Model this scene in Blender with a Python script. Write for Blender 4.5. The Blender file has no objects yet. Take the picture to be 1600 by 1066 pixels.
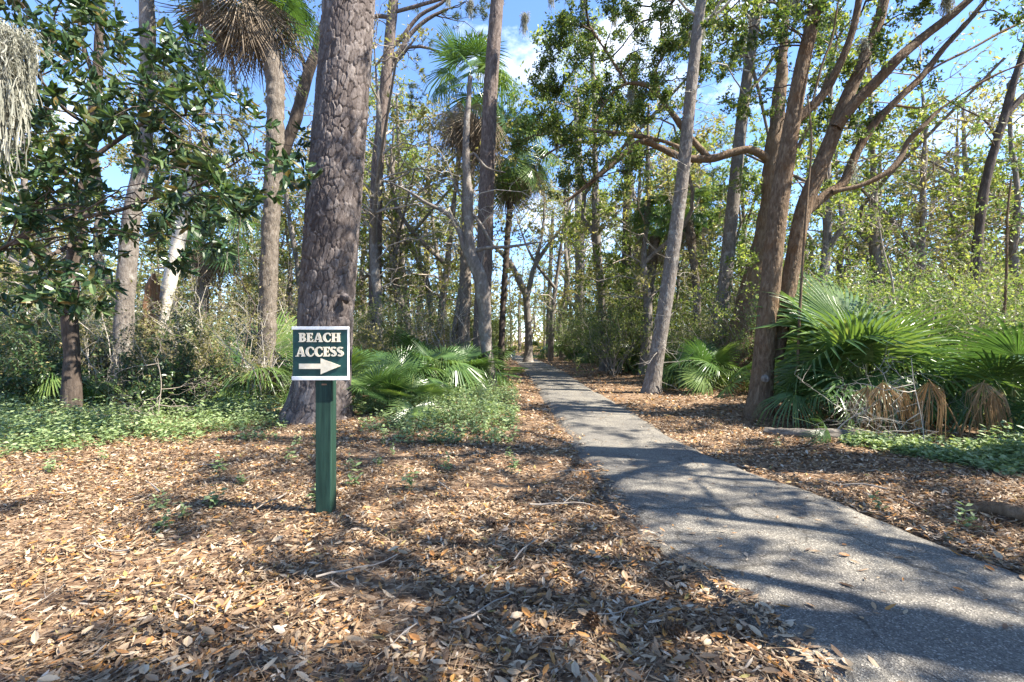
import bpy, math
import numpy as np
from mathutils import Vector

# ------------------------------------------------------------------ camera, sky, sun, exposure
sc = bpy.context.scene
COL = sc.collection
F, CX, CY, CAMH = 750.0, 800.0, 533.0, 1.53      # focal length in photograph pixels, level camera

cam_d = bpy.data.cameras.new('camera')
cam_d.sensor_width = 36.0
cam_d.lens = F / 1600.0 * 36.0
cam_d.clip_start = 0.05
cam_d.clip_end = 3000.0
cam = bpy.data.objects.new('camera', cam_d)
COL.objects.link(cam)
cam.location = (0, 0, CAMH)
cam.rotation_euler = (math.radians(90), 0, 0)
sc.camera = cam

SUN_EL, SUN_AZ = math.radians(49), math.radians(104)     # azimuth clockwise from +Y
world = bpy.data.worlds.new('World')
sc.world = world
world.use_nodes = True
wn, wl = world.node_tree.nodes, world.node_tree.links
wn.clear()
w_out = wn.new('ShaderNodeOutputWorld')
w_bg = wn.new('ShaderNodeBackground')
w_bg.inputs['Strength'].default_value = 0.13
sky = wn.new('ShaderNodeTexSky')
sky.sky_type = 'NISHITA'
sky.sun_disc = False
sky.sun_elevation = SUN_EL
sky.sun_rotation = SUN_AZ
sky.air_density = 1.0
sky.dust_density = 0.0
sky.altitude = 2200
sky.ozone_density = 6.0
w_tc = wn.new('ShaderNodeTexCoord')
w_map = wn.new('ShaderNodeMapping')
w_map.inputs['Scale'].default_value = (1.0, 1.0, 1.7)
w_map.inputs['Location'].default_value = (0.35, 0.0, 0.2)
w_ns = wn.new('ShaderNodeTexNoise')
w_ns.inputs['Scale'].default_value = 3.2
w_ns.inputs['Detail'].default_value = 9.0
w_ns.inputs['Roughness'].default_value = 0.6
w_rp = wn.new('ShaderNodeValToRGB')
w_rp.color_ramp.elements[0].position = 0.57
w_rp.color_ramp.elements[0].color = (0, 0, 0, 1)
w_rp.color_ramp.elements[1].position = 0.74
w_rp.color_ramp.elements[1].color = (0.85, 0.85, 0.85, 1)
w_mx = wn.new('ShaderNodeMix')
w_mx.data_type = 'RGBA'
w_mx.inputs['B'].default_value = (6.0, 6.2, 6.5, 1)
wl.new(w_tc.outputs['Generated'], w_map.inputs['Vector'])
wl.new(w_map.outputs[0], w_ns.inputs['Vector'])
wl.new(w_ns.outputs['Fac'], w_rp.inputs['Fac'])
wl.new(w_rp.outputs['Color'], w_mx.inputs['Factor'])
wl.new(sky.outputs[0], w_mx.inputs['A'])
wl.new(w_mx.outputs['Result'], w_bg.inputs['Color'])
wl.new(w_bg.outputs[0], w_out.inputs['Surface'])

sun_d = bpy.data.lights.new('sun', 'SUN')
sun_d.energy = 5.0
sun_d.angle = math.radians(0.53)
sun_d.color = (1.0, 0.93, 0.82)
sun = bpy.data.objects.new('sun', sun_d)
COL.objects.link(sun)
to_sun = Vector((math.sin(SUN_AZ) * math.cos(SUN_EL), math.cos(SUN_AZ) * math.cos(SUN_EL), math.sin(SUN_EL)))
sun.rotation_euler = to_sun.to_track_quat('Z', 'Y').to_euler()
sun.location = to_sun * 40

sc.view_settings.view_transform = 'Standard'
sc.view_settings.look = 'None'
sc.view_settings.exposure = 1.95
sc.view_settings.gamma = 1.0
sc.view_settings.use_curve_mapping = False
sc.cycles.use_denoising = True
sc.cycles.max_bounces = 6
sc.cycles.diffuse_bounces = 3
sc.cycles.glossy_bounces = 2
sc.cycles.transmission_bounces = 3
sc.cycles.sample_clamp_indirect = 6.0

# ------------------------------------------------------------------ numeric helpers
UP = np.array([0.0, 0.0, 1.0])


def RNG(s):
    return np.random.default_rng(s)


def nrm(a):
    a = np.asarray(a, float)
    return a / np.maximum(np.linalg.norm(a, axis=-1, keepdims=True), 1e-9)


def _hash(i, j, k, s):
    h = (i * 374761393 + j * 668265263 + k * 2147483647 + s * 1274126177) & 0xFFFFFFFF
    h = ((h ^ (h >> 13)) * 1274126177) & 0xFFFFFFFF
    h = h ^ (h >> 16)
    return (h & 0xFFFFFF) / float(0xFFFFFF)


def noise3(p, seed=0):
    p = np.asarray(p, float)
    i = np.floor(p).astype(np.int64)
    f = p - i
    f = f * f * (3 - 2 * f)
    r = 0
    for dx in (0, 1):
        for dy in (0, 1):
            for dz in (0, 1):
                w = (f[..., 0] if dx else 1 - f[..., 0]) * (f[..., 1] if dy else 1 - f[..., 1]) * (f[..., 2] if dz else 1 - f[..., 2])
                r = r + w * _hash(i[..., 0] + dx, i[..., 1] + dy, i[..., 2] + dz, seed)
    return r


def fbm(p, seed=0, octv=3):
    p = np.asarray(p, float)
    a, t, s = 1.0, 0.0, 0.0
    for o in range(octv):
        s = s + a * noise3(p * 2 ** o, seed + o)
        t += a
        a *= 0.5
    return s / t


def px(x, y, Y):
    """a point that the photograph shows at pixel (x, y), standing Y metres ahead"""
    return np.array([(x - CX) / F * Y, Y, CAMH - (y - CY) / F * Y])


# ------------------------------------------------------------------ path edges and ground height
def gpt(x, y):
    Y = CAMH * F / (y - CY)
    return ((x - CX) / F * Y, Y)


L_EDGE = [gpt(*q) for q in [(797, 558), (804, 563), (818, 578), (834, 600), (852, 630), (874, 660), (896, 690), (918, 735), (948, 790), (1000, 845), (1075, 895), (1175, 985), (1275, 1066)]] + [(1.5, 1.4), (1.4, -0.5), (1.2, -5.0), (0.6, -12)]
R_EDGE = [gpt(*q) for q in [(823, 558), (842, 563), (878, 578), (920, 605), (965, 630), (1010, 657), (1062, 690), (1125, 718), (1255, 765), (1370, 808), (1480, 852), (1600, 900)]] + [(3.55, 2.2), (3.6, 1.0), (3.45, -0.5), (3.1, -5.0), (2.5, -12)]
L_EDGE = [(-9.0, 62.0), (-3.0, 55.0)] + L_EDGE
R_EDGE = [(-8.0, 65.0), (-0.5, 57.0)] + R_EDGE
LE = np.array(sorted(L_EDGE, key=lambda q: q[1]))
RE = np.array(sorted(R_EDGE, key=lambda q: q[1]))


def path_d(x, y):
    """signed distance-like measure: positive inside the path"""
    xl = np.interp(y, LE[:, 1], LE[:, 0])
    xr = np.interp(y, RE[:, 1], RE[:, 0])
    return np.minimum(np.asarray(x) - xl, xr - np.asarray(x))


def gh(x, y):
    x = np.asarray(x, float)
    y = np.asarray(y, float)
    p = np.stack([x * 0.45, y * 0.45, np.zeros_like(x)], -1)
    n = fbm(p, 5, 3) - 0.5
    d = path_d(x, y)
    k = np.clip((-d) / 1.6, 0, 1)
    side = np.clip((x - 3.0) / 2.5, 0, 1)
    return k * (n * 0.16 + 0.03 + 0.07 * side) - 0.03 * np.clip(d / 0.15 + 0.3, 0, 1)


def gz(x, y):
    return float(gh(np.array([x]), np.array([y]))[0])


# ------------------------------------------------------------------ mesh builder
class MB:
    def __init__(self):
        self.v, self.f, self.r, self.m, self.n = [], [], [], [], 0

    def add(self, v, faces, rnd=0.5, mat=0):
        """v (n,3); faces: list of int arrays (k,3)/(k,4)"""
        v = np.asarray(v, float).reshape(-1, 3)
        if not isinstance(faces, list):
            faces = [faces]
        for q in faces:
            q = np.asarray(q, np.int64)
            if len(q):
                self.f.append(q + self.n)
                self.m.append(np.full(len(q), mat, np.int32))
        self.v.append(v)
        self.r.append(np.broadcast_to(np.asarray(rnd, float), (len(v),)).copy())
        self.n += len(v)

    def mesh(self, name, mats, origin=(0, 0, 0), smooth=False):
        me = bpy.data.meshes.new(name)
        if self.n == 0:
            return me
        v = np.concatenate(self.v) - np.asarray(origin, float)
        me.vertices.add(len(v))
        me.vertices.foreach_set('co', v.astype(np.float32).ravel())
        loops = np.concatenate([q.ravel() for q in self.f]).astype(np.int32)
        tot = np.concatenate([np.full(len(q), q.shape[1], np.int32) for q in self.f])
        start = np.concatenate([[0], np.cumsum(tot)[:-1]]).astype(np.int32)
        me.loops.add(len(loops))
        me.loops.foreach_set('vertex_index', loops)
        me.polygons.add(len(tot))
        me.polygons.foreach_set('loop_start', start)
        me.polygons.foreach_set('loop_total', tot)
        me.polygons.foreach_set('material_index', np.concatenate(self.m))
        me.polygons.foreach_set('use_smooth', np.full(len(tot), smooth, bool))
        at = me.attributes.new('rnd', 'FLOAT', 'POINT')
        at.data.foreach_set('value', np.concatenate(self.r).astype(np.float32))
        me.update(calc_edges=True)
        me.validate(verbose=False)
        for m in (mats if isinstance(mats, (list, tuple)) else [mats]):
            me.materials.append(m)
        return me


def obj(name, me, parent=None, loc=(0, 0, 0)):
    o = bpy.data.objects.new(name, me)
    COL.objects.link(o)
    o.location = loc
    if parent is not None:
        o.parent = parent
    return o


def tag(o, label=None, cat=None, group=None, kind=None):
    if label:
        o['label'] = label
    if cat:
        o['category'] = cat
    if group:
        o['group'] = group
    if kind:
        o['kind'] = kind
    return o


def thing(name, label, cat, loc=(0, 0, 0), rz=0.0, group=None):
    o = bpy.data.objects.new(name, None)
    COL.objects.link(o)
    o.location = loc
    o.rotation_euler = (0, 0, rz)
    o.empty_display_size = 0.2
    return tag(o, label, cat, group)


def copy_tree(o, loc, rz, s=1.0, label=None, group=None):
    r = o.copy()
    COL.objects.link(r)
    r.location = loc
    r.rotation_euler = (0, 0, rz)
    r.scale = (s, s, s)
    if label:
        r['label'] = label
    if group:
        r['group'] = group
    for ch in list(o.children):
        c = ch.copy()
        COL.objects.link(c)
        c.parent = r
        for g in list(ch.children):
            d = g.copy()
            COL.objects.link(d)
            d.parent = c
    return r


# ------------------------------------------------------------------ materials
def new_mat(name):
    m = bpy.data.materials.new(name)
    m.use_nodes = True
    nt = m.node_tree
    for n in list(nt.nodes):
        nt.nodes.remove(n)
    out = nt.nodes.new('ShaderNodeOutputMaterial')
    return m, nt, out


def ramp(nt, stops, interp='LINEAR'):
    r = nt.nodes.new('ShaderNodeValToRGB')
    cr = r.color_ramp
    cr.interpolation = interp
    while len(cr.elements) < len(stops):
        cr.elements.new(0.5)
    for e, (p, c) in zip(cr.elements, stops):
        e.position = p
        e.color = (*c, 1)
    return r


def leaf_mat(name, stops, rough=0.5, trans=0.3, tint=(1, 1, 1), spec=0.4, use_obj=False):
    m, nt, out = new_mat(name)
    L = nt.links
    at = nt.nodes.new('ShaderNodeAttribute')
    at.attribute_name = 'rnd'
    fac = at.outputs['Fac']
    if use_obj:
        oi = nt.nodes.new('ShaderNodeObjectInfo')
        mm = nt.nodes.new('ShaderNodeMath')
        mm.operation = 'MULTIPLY_ADD'
        mm.inputs[1].default_value = 0.45
        mo = nt.nodes.new('ShaderNodeMath')
        mo.operation = 'MULTIPLY'
        mo.inputs[1].default_value = 0.55
        L.new(oi.outputs['Random'], mo.inputs[0])
        L.new(fac, mm.inputs[0])
        L.new(mo.outputs[0], mm.inputs[2])
        fac = mm.outputs[0]
    r = ramp(nt, stops)
    L.new(fac, r.inputs['Fac'])
    p = nt.nodes.new('ShaderNodeBsdfPrincipled')
    p.inputs['Roughness'].default_value = rough
    p.inputs['Specular IOR Level'].default_value = spec
    L.new(r.outputs['Color'], p.inputs['Base Color'])
    if trans > 0:
        t = nt.nodes.new('ShaderNodeBsdfTranslucent')
        mc = nt.nodes.new('ShaderNodeMix')
        mc.data_type = 'RGBA'
        mc.blend_type = 'MULTIPLY'
        mc.inputs['Factor'].default_value = 1.0
        mc.inputs['B'].default_value = (*tint, 1)
        L.new(r.outputs['Color'], mc.inputs['A'])
        L.new(mc.outputs['Result'], t.inputs['Color'])
        mx = nt.nodes.new('ShaderNodeMixShader')
        mx.inputs[0].default_value = trans
        L.new(p.outputs[0], mx.inputs[1])
        L.new(t.outputs[0], mx.inputs[2])
        L.new(mx.outputs[0], out.inputs['Surface'])
    else:
        L.new(p.outputs[0], out.inputs['Surface'])
    return m


def bark_mat(name, stops, scale=(9, 9, 2.2), detail=6, bump=0.6, dist=0.03, lichen=None, use_rnd=0.0, patch=None):
    m, nt, out = new_mat(name)
    L = nt.links
    tc = nt.nodes.new('ShaderNodeTexCoord')
    mp = nt.nodes.new('ShaderNodeMapping')
    mp.inputs['Scale'].default_value = scale
    L.new(tc.outputs['Object'], mp.inputs['Vector'])
    n1 = nt.nodes.new('ShaderNodeTexNoise')
    n1.inputs['Scale'].default_value = 1.0
    n1.inputs['Detail'].default_value = detail
    n1.inputs['Roughness'].default_value = 0.65
    n1.inputs['Distortion'].default_value = 0.6
    L.new(mp.outputs[0], n1.inputs['Vector'])
    fac = n1.outputs['Fac']
    if use_rnd:
        at = nt.nodes.new('ShaderNodeAttribute')
        at.attribute_name = 'rnd'
        mx = nt.nodes.new('ShaderNodeMix')
        mx.inputs['Factor'].default_value = use_rnd
        L.new(n1.outputs['Fac'], mx.inputs['A'])
        L.new(at.outputs['Fac'], mx.inputs['B'])
        fac = mx.outputs['Result']
    r = ramp(nt, stops)
    L.new(fac, r.inputs['Fac'])
    col = r.outputs['Color']
    if lichen:
        n2 = nt.nodes.new('ShaderNodeTexNoise')
        n2.inputs['Scale'].default_value = lichen[1]
        n2.inputs['Detail'].default_value = 5
        n2.inputs['Roughness'].default_value = 0.7
        L.new(tc.outputs['Object'], n2.inputs['Vector'])
        r2 = ramp(nt, [(lichen[2], (0, 0, 0)), (lichen[2] + 0.12, (lichen[3],) * 3)])
        L.new(n2.outputs['Fac'], r2.inputs['Fac'])
        mc = nt.nodes.new('ShaderNodeMix')
        mc.data_type = 'RGBA'
        mc.inputs['B'].default_value = (*lichen[0], 1)
        L.new(r2.outputs['Color'], mc.inputs['Factor'])
        L.new(col, mc.inputs['A'])
        col = mc.outputs['Result']
    p = nt.nodes.new('ShaderNodeBsdfPrincipled')
    p.inputs['Roughness'].default_value = 0.9
    p.inputs['Specular IOR Level'].default_value = 0.2
    L.new(col, p.inputs['Base Color'])
    b = nt.nodes.new('ShaderNodeBump')
    b.inputs['Strength'].default_value = bump
    b.inputs['Distance'].default_value = dist
    L.new(n1.outputs['Fac'], b.inputs['Height'])
    L.new(b.outputs[0], p.inputs['Normal'])
    L.new(p.outputs[0], out.inputs['Surface'])
    return m


def plain_mat(name, c1, c2, scale=(40, 40, 4), rough=0.6, bump=0.15, spec=0.3):
    m, nt, out = new_mat(name)
    L = nt.links
    tc = nt.nodes.new('ShaderNodeTexCoord')
    mp = nt.nodes.new('ShaderNodeMapping')
    mp.inputs['Scale'].default_value = scale
    L.new(tc.outputs['Object'], mp.inputs['Vector'])
    n1 = nt.nodes.new('ShaderNodeTexNoise')
    n1.inputs['Scale'].default_value = 1.0
    n1.inputs['Detail'].default_value = 5
    n1.inputs['Roughness'].default_value = 0.6
    L.new(mp.outputs[0], n1.inputs['Vector'])
    r = ramp(nt, [(0.35, c1), (0.65, c2)])
    L.new(n1.outputs['Fac'], r.inputs['Fac'])
    p = nt.nodes.new('ShaderNodeBsdfPrincipled')
    p.inputs['Roughness'].default_value = rough
    p.inputs['Specular IOR Level'].default_value = spec
    L.new(r.outputs['Color'], p.inputs['Base Color'])
    b = nt.nodes.new('ShaderNodeBump')
    b.inputs['Strength'].default_value = bump
    b.inputs['Distance'].default_value = 0.004
    L.new(n1.outputs['Fac'], b.inputs['Height'])
    L.new(b.outputs[0], p.inputs['Normal'])
    L.new(p.outputs[0], out.inputs['Surface'])
    return m


M = {}
YT = (1.15, 1.2, 0.6)      # light through a leaf comes out yellower
M['magnolia'] = leaf_mat('magnolia_leaf', [(0, (0.02, 0.045, 0.02)), (0.5, (0.05, 0.095, 0.038)), (0.88, (0.11, 0.16, 0.06)), (1, (0.20, 0.14, 0.055))], 0.32, 0.28, YT, 0.45)
M['oak'] = leaf_mat('oak_leaf', [(0, (0.04, 0.075, 0.02)), (0.5, (0.085, 0.13, 0.035)), (0.85, (0.14, 0.18, 0.05)), (1, (0.24, 0.23, 0.07))], 0.42, 0.42, YT)
M['spring'] = leaf_mat('spring_leaf', [(0, (0.11, 0.155, 0.04)), (0.5, (0.20, 0.255, 0.07)), (1, (0.36, 0.37, 0.14))], 0.45, 0.5, YT)
M['shrub'] = leaf_mat('shrub_leaf', [(0, (0.07, 0.12, 0.035)), (0.5, (0.145, 0.215, 0.07)), (1, (0.29, 0.34, 0.15))], 0.38, 0.45, YT)
M['olive'] = leaf_mat('olive_leaf', [(0, (0.16, 0.155, 0.06)), (0.5, (0.27, 0.25, 0.10)), (1, (0.40, 0.34, 0.17))], 0.5, 0.48, YT)
M['needle'] = leaf_mat('pine_needle', [(0, (0.04, 0.065, 0.02)), (0.5, (0.08, 0.11, 0.035)), (1, (0.19, 0.17, 0.06))], 0.5, 0.25, YT)
M['cover'] = leaf_mat('cover_leaf', [(0, (0.10, 0.16, 0.065)), (0.5, (0.20, 0.28, 0.12)), (1, (0.38, 0.44, 0.23))], 0.45, 0.35, YT)
M['frond'] = leaf_mat('palm_frond', [(0, (0.035, 0.085, 0.035)), (0.5, (0.09, 0.16, 0.045)), (0.8, (0.15, 0.22, 0.06)), (1, (0.25, 0.28, 0.09))], 0.30, 0.33, YT, 0.5, True)
M['frond_dead'] = leaf_mat('dead_palm_frond', [(0, (0.16, 0.10, 0.05)), (0.5, (0.28, 0.19, 0.10)), (1, (0.42, 0.32, 0.19))], 0.7, 0.2, (1.1, 1, 0.8), 0.2, True)
M['skirt_dead'] = leaf_mat('dead_palm_skirt', [(0, (0.11, 0.085, 0.06)), (0.5, (0.21, 0.165, 0.12)), (1, (0.36, 0.30, 0.22))], 0.8, 0.15, (1.1, 1, 0.8), 0.1, True)
M['petiole'] = plain_mat('petiole', (0.10, 0.14, 0.04), (0.20, 0.22, 0.08), (20, 20, 20), 0.4)
M['moss'] = leaf_mat('spanish_moss', [(0, (0.20, 0.20, 0.16)), (0.5, (0.32, 0.32, 0.26)), (1, (0.46, 0.45, 0.38))], 0.9, 0.35, (1, 1, 0.9), 0.1)
LIT = [(0.0, (0.035, 0.02, 0.012)), (0.20, (0.11, 0.066, 0.038)), (0.40, (0.22, 0.145, 0.085)), (0.60, (0.34, 0.24, 0.145)), (0.76, (0.45, 0.35, 0.235)), (0.84, (0.52, 0.44, 0.34)), (0.88, (0.31, 0.14, 0.042)), (0.97, (0.42, 0.215, 0.065)), (1.0, (0.28, 0.26, 0.09))]
M['litter'] = leaf_mat('dry_leaf', LIT, 0.55, 0.12, (1.15, 1, 0.75), 0.35)
M['pine_bark'] = bark_mat('pine_bark', [(0.2, (0.035, 0.027, 0.025)), (0.42, (0.082, 0.066, 0.060)), (0.6, (0.14, 0.118, 0.108)), (0.85, (0.27, 0.24, 0.22))], (34, 34, 12), 8, 0.9, 0.014, ((0.17, 0.09, 0.06), 6.0, 0.63, 0.5), 0.5)
M['pine_bark_far'] = bark_mat('pine_bark_far', [(0.25, (0.055, 0.041, 0.035)), (0.5, (0.13, 0.10, 0.086)), (0.75, (0.26, 0.215, 0.19))], (14, 14, 5), 6, 0.9, 0.05)
M['oak_bark'] = bark_mat('oak_bark', [(0.25, (0.065, 0.042, 0.025)), (0.48, (0.15, 0.102, 0.064)), (0.75, (0.30, 0.225, 0.15))], (20, 20, 4.5), 8, 1.0, 0.06, ((0.15, 0.08, 0.035), 2.6, 0.53, 0.6), 0.3)
M['grey_bark'] = bark_mat('grey_bark', [(0.25, (0.085, 0.07, 0.058)), (0.5, (0.165, 0.142, 0.122)), (0.75, (0.30, 0.275, 0.245))], (18, 18, 7), 8, 1.0, 0.035, ((0.34, 0.33, 0.30), 4.0, 0.55, 0.65), 0.2)
M['dark_bark'] = bark_mat('dark_bark', [(0.25, (0.035, 0.026, 0.021)), (0.5, (0.075, 0.058, 0.046)), (0.75, (0.15, 0.12, 0.10))], (12, 12, 4), 6, 0.9, 0.03)
M['twig'] = bark_mat('twig_bark', [(0.3, (0.20, 0.165, 0.13)), (0.7, (0.40, 0.345, 0.285))], (8, 8, 8), 4, 0.3, 0.01)
M['pale_twig'] = bark_mat('pale_twig_bark', [(0.3, (0.27, 0.24, 0.20)), (0.7, (0.48, 0.44, 0.38))], (8, 8, 8), 4, 0.3, 0.01)
M['palm_bark'] = bark_mat('palm_bark', [(0.25, (0.075, 0.058, 0.046)), (0.5, (0.15, 0.125, 0.10)), (0.75, (0.27, 0.24, 0.205))], (26, 26, 7), 7, 1.0, 0.04)
M['pale_palm'] = bark_mat('pale_palm_bark', [(0.25, (0.40, 0.36, 0.30)), (0.6, (0.58, 0.54, 0.47)), (0.8, (0.66, 0.62, 0.55))], (8, 8, 26), 6, 0.6, 0.02)
M['rot_wood'] = bark_mat('rotten_wood', [(0.25, (0.10, 0.05, 0.025)), (0.5, (0.23, 0.12, 0.06)), (0.75, (0.36, 0.23, 0.14))], (20, 20, 3), 6, 1.0, 0.04)
M['log'] = bark_mat('fallen_log_bark', [(0.25, (0.075, 0.062, 0.05)), (0.5, (0.15, 0.13, 0.108)), (0.75, (0.26, 0.235, 0.20))], (4, 26, 26), 6, 0.8, 0.02)


def ground_material():
    m, nt, out = new_mat('forest_floor')
    L = nt.links
    tc = nt.nodes.new('ShaderNodeTexCoord')
    n1 = nt.nodes.new('ShaderNodeTexNoise')
    n1.inputs['Scale'].default_value = 22
    n1.inputs['Detail'].default_value = 8
    n1.inputs['Roughness'].default_value = 0.75
    L.new(tc.outputs['Object'], n1.inputs['Vector'])
    v = nt.nodes.new('ShaderNodeTexVoronoi')
    v.inputs['Scale'].default_value = 19
    mp = nt.nodes.new('ShaderNodeMapping')
    mp.inputs['Scale'].default_value = (1.0, 1.9, 1.0)
    mp.inputs['Rotation'].default_value = (0, 0, 0.5)
    L.new(tc.outputs['Object'], mp.inputs['Vector'])
    L.new(mp.outputs[0], v.inputs['Vector'])
    sp = nt.nodes.new('ShaderNodeSeparateColor')
    L.new(v.outputs['Color'], sp.inputs[0])
    mx = nt.nodes.new('ShaderNodeMix')
    mx.inputs['Factor'].default_value = 0.5
    L.new(n1.outputs['Fac'], mx.inputs['A'])
    L.new(sp.outputs[0], mx.inputs['B'])
    r = ramp(nt, [(0.15, (0.05, 0.03, 0.018)), (0.42, (0.14, 0.085, 0.05)), (0.62, (0.25, 0.165, 0.10)), (0.85, (0.40, 0.30, 0.20))])
    L.new(mx.outputs['Result'], r.inputs['Fac'])
    p = nt.nodes.new('ShaderNodeBsdfPrincipled')
    p.inputs['Roughness'].default_value = 0.9
    p.inputs['Specular IOR Level'].default_value = 0.15
    L.new(r.outputs['Color'], p.inputs['Base Color'])
    b = nt.nodes.new('ShaderNodeBump')
    b.inputs['Strength'].default_value = 0.8
    b.inputs['Distance'].default_value = 0.03
    L.new(mx.outputs['Result'], b.inputs['Height'])
    L.new(b.outputs[0], p.inputs['Normal'])
    L.new(p.outputs[0], out.inputs['Surface'])
    return m


def asphalt_material():
    m, nt, out = new_mat('worn_asphalt')
    L = nt.links
    tc = nt.nodes.new('ShaderNodeTexCoord')
    v = nt.nodes.new('ShaderNodeTexVoronoi')
    v.inputs['Scale'].default_value = 130
    L.new(tc.outputs['Object'], v.inputs['Vector'])
    sp = nt.nodes.new('ShaderNodeSeparateColor')
    L.new(v.outputs['Color'], sp.inputs[0])
    r1 = ramp(nt, [(0.0, (0.085, 0.078, 0.068)), (0.55, (0.15, 0.139, 0.12)), (0.88, (0.21, 0.195, 0.168)), (1.0, (0.38, 0.35, 0.30))])
    L.new(sp.outputs[0], r1.inputs['Fac'])
    n = nt.nodes.new('ShaderNodeTexNoise')
    n.inputs['Scale'].default_value = 1.3
    n.inputs['Detail'].default_value = 6
    n.inputs['Roughness'].default_value = 0.65
    L.new(tc.outputs['Object'], n.inputs['Vector'])
    r2 = ramp(nt, [(0.3, (0.62, 0.62, 0.64)), (0.5, (0.95, 0.94, 0.92)), (0.7, (1.25, 1.22, 1.14))])
    L.new(n.outputs['Fac'], r2.inputs['Fac'])
    mu = nt.nodes.new('ShaderNodeMix')
    mu.data_type = 'RGBA'
    mu.blend_type = 'MULTIPLY'
    mu.inputs['Factor'].default_value = 1.0
    L.new(r1.outputs['Color'], mu.inputs['A'])
    L.new(r2.outputs['Color'], mu.inputs['B'])
    vc = nt.nodes.new('ShaderNodeTexVoronoi')          # wandering hairline cracks
    vc.feature = 'DISTANCE_TO_EDGE'
    vc.inputs['Scale'].default_value = 0.8
    nv = nt.nodes.new('ShaderNodeTexNoise')
    nv.inputs['Scale'].default_value = 3.0
    nv.inputs['Detail'].default_value = 6
    va = nt.nodes.new('ShaderNodeVectorMath')
    va.operation = 'MULTIPLY_ADD'
    va.inputs[1].default_value = (0.5, 0.5, 0)
    L.new(tc.outputs['Object'], nv.inputs['Vector'])
    L.new(nv.outputs['Color'], va.inputs[0])
    L.new(tc.outputs['Object'], va.inputs[2])
    L.new(va.outputs[0], vc.inputs['Vector'])
    rc = ramp(nt, [(0.0, (0.35, 0.33, 0.31)), (0.009, (1, 1, 1))])
    L.new(vc.outputs['Distance'], rc.inputs['Fac'])
    mk = nt.nodes.new('ShaderNodeMix')
    mk.data_type = 'RGBA'
    mk.blend_type = 'MULTIPLY'
    mk.inputs['Factor'].default_value = 0.8
    L.new(mu.outputs['Result'], mk.inputs['A'])
    L.new(rc.outputs['Color'], mk.inputs['B'])
    mu = mk
    # needles and dirt worked into the surface
    n3 = nt.nodes.new('ShaderNodeTexNoise')
    n3.inputs['Scale'].default_value = 7
    n3.inputs['Detail'].default_value = 8
    n3.inputs['Roughness'].default_value = 0.8
    L.new(tc.outputs['Object'], n3.inputs['Vector'])
    at = nt.nodes.new('ShaderNodeAttribute')
    at.attribute_name = 'rnd'
    ad = nt.nodes.new('ShaderNodeMath')
    ad.operation = 'ADD'
    L.new(n3.outputs['Fac'], ad.inputs[0])
    L.new(at.outputs['Fac'], ad.inputs[1])
    r3 = ramp(nt, [(0.66, (0, 0, 0)), (0.85, (0.75, 0.75, 0.75))])
    L.new(ad.outputs[0], r3.inputs['Fac'])
    mc = nt.nodes.new('ShaderNodeMix')
    mc.data_type = 'RGBA'
    mc.inputs['B'].default_value = (0.24, 0.17, 0.115, 1)
    L.new(r3.outputs['Color'], mc.inputs['Factor'])
    L.new(mu.outputs['Result'], mc.inputs['A'])
    p = nt.nodes.new('ShaderNodeBsdfPrincipled')
    p.inputs['Roughness'].default_value = 0.85
    p.inputs['Specular IOR Level'].default_value = 0.3
    L.new(mc.outputs['Result'], p.inputs['Base Color'])
    b = nt.nodes.new('ShaderNodeBump')
    b.inputs['Strength'].default_value = 0.7
    b.inputs['Distance'].default_value = 0.006
    L.new(v.outputs['Distance'], b.inputs['Height'])
    L.new(b.outputs[0], p.inputs['Normal'])
    L.new(p.outputs[0], out.inputs['Surface'])
    return m


M['ground'] = ground_material()
M['asphalt'] = asphalt_material()


# ------------------------------------------------------------------ geometry helpers
def grid_faces(nu, nv, wrap=False):
    """vertices indexed [j*nu + i], j along nv, i around nu"""
    i = np.arange(nu if wrap else nu - 1)
    j = np.arange(nv - 1)
    I, J = np.meshgrid(i, j)
    a = J * nu + I
    b = J * nu + (I + 1) % nu
    return np.stack([a, b, b + nu, a + nu], -1).reshape(-1, 4)


def resample(pts, rad, ds):
    pts = np.asarray(pts, float)
    rad = np.asarray(rad, float)
    if len(pts) > 2:            # Catmull-Rom
        P = np.vstack([2 * pts[0] - pts[1], pts, 2 * pts[-1] - pts[-2]])
        out, ro = [], []
        for k in range(1, len(P) - 2):
            L = np.linalg.norm(P[k + 1] - P[k])
            n = max(2, int(L / ds))
            t = np.linspace(0, 1, n, endpoint=False)[:, None]
            a, b, c, d = P[k - 1], P[k], P[k + 1], P[k + 2]
            out.append(0.5 * (2 * b + (c - a) * t + (2 * a - 5 * b + 4 * c - d) * t ** 2 + (3 * b - a - 3 * c + d) * t ** 3))
            ro.append(rad[k - 1] + (rad[k] - rad[k - 1]) * t[:, 0])
        out.append(pts[-1:])
        ro.append(rad[-1:])
        return np.concatenate(out), np.concatenate(ro)
    n = max(2, int(np.linalg.norm(pts[1] - pts[0]) / ds) + 1)
    t = np.linspace(0, 1, n)
    return pts[0] + (pts[1] - pts[0]) * t[:, None], rad[0] + (rad[1] - rad[0]) * t


def frames(pts):
    t = nrm(np.gradient(pts, axis=0))
    ref = np.array([0.0, 1.0, 0.0]) if abs(t[:, 2]).mean() > 0.5 else UP
    a = nrm(np.cross(t, ref))
    b = np.cross(t, a)
    return t, a, b


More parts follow.
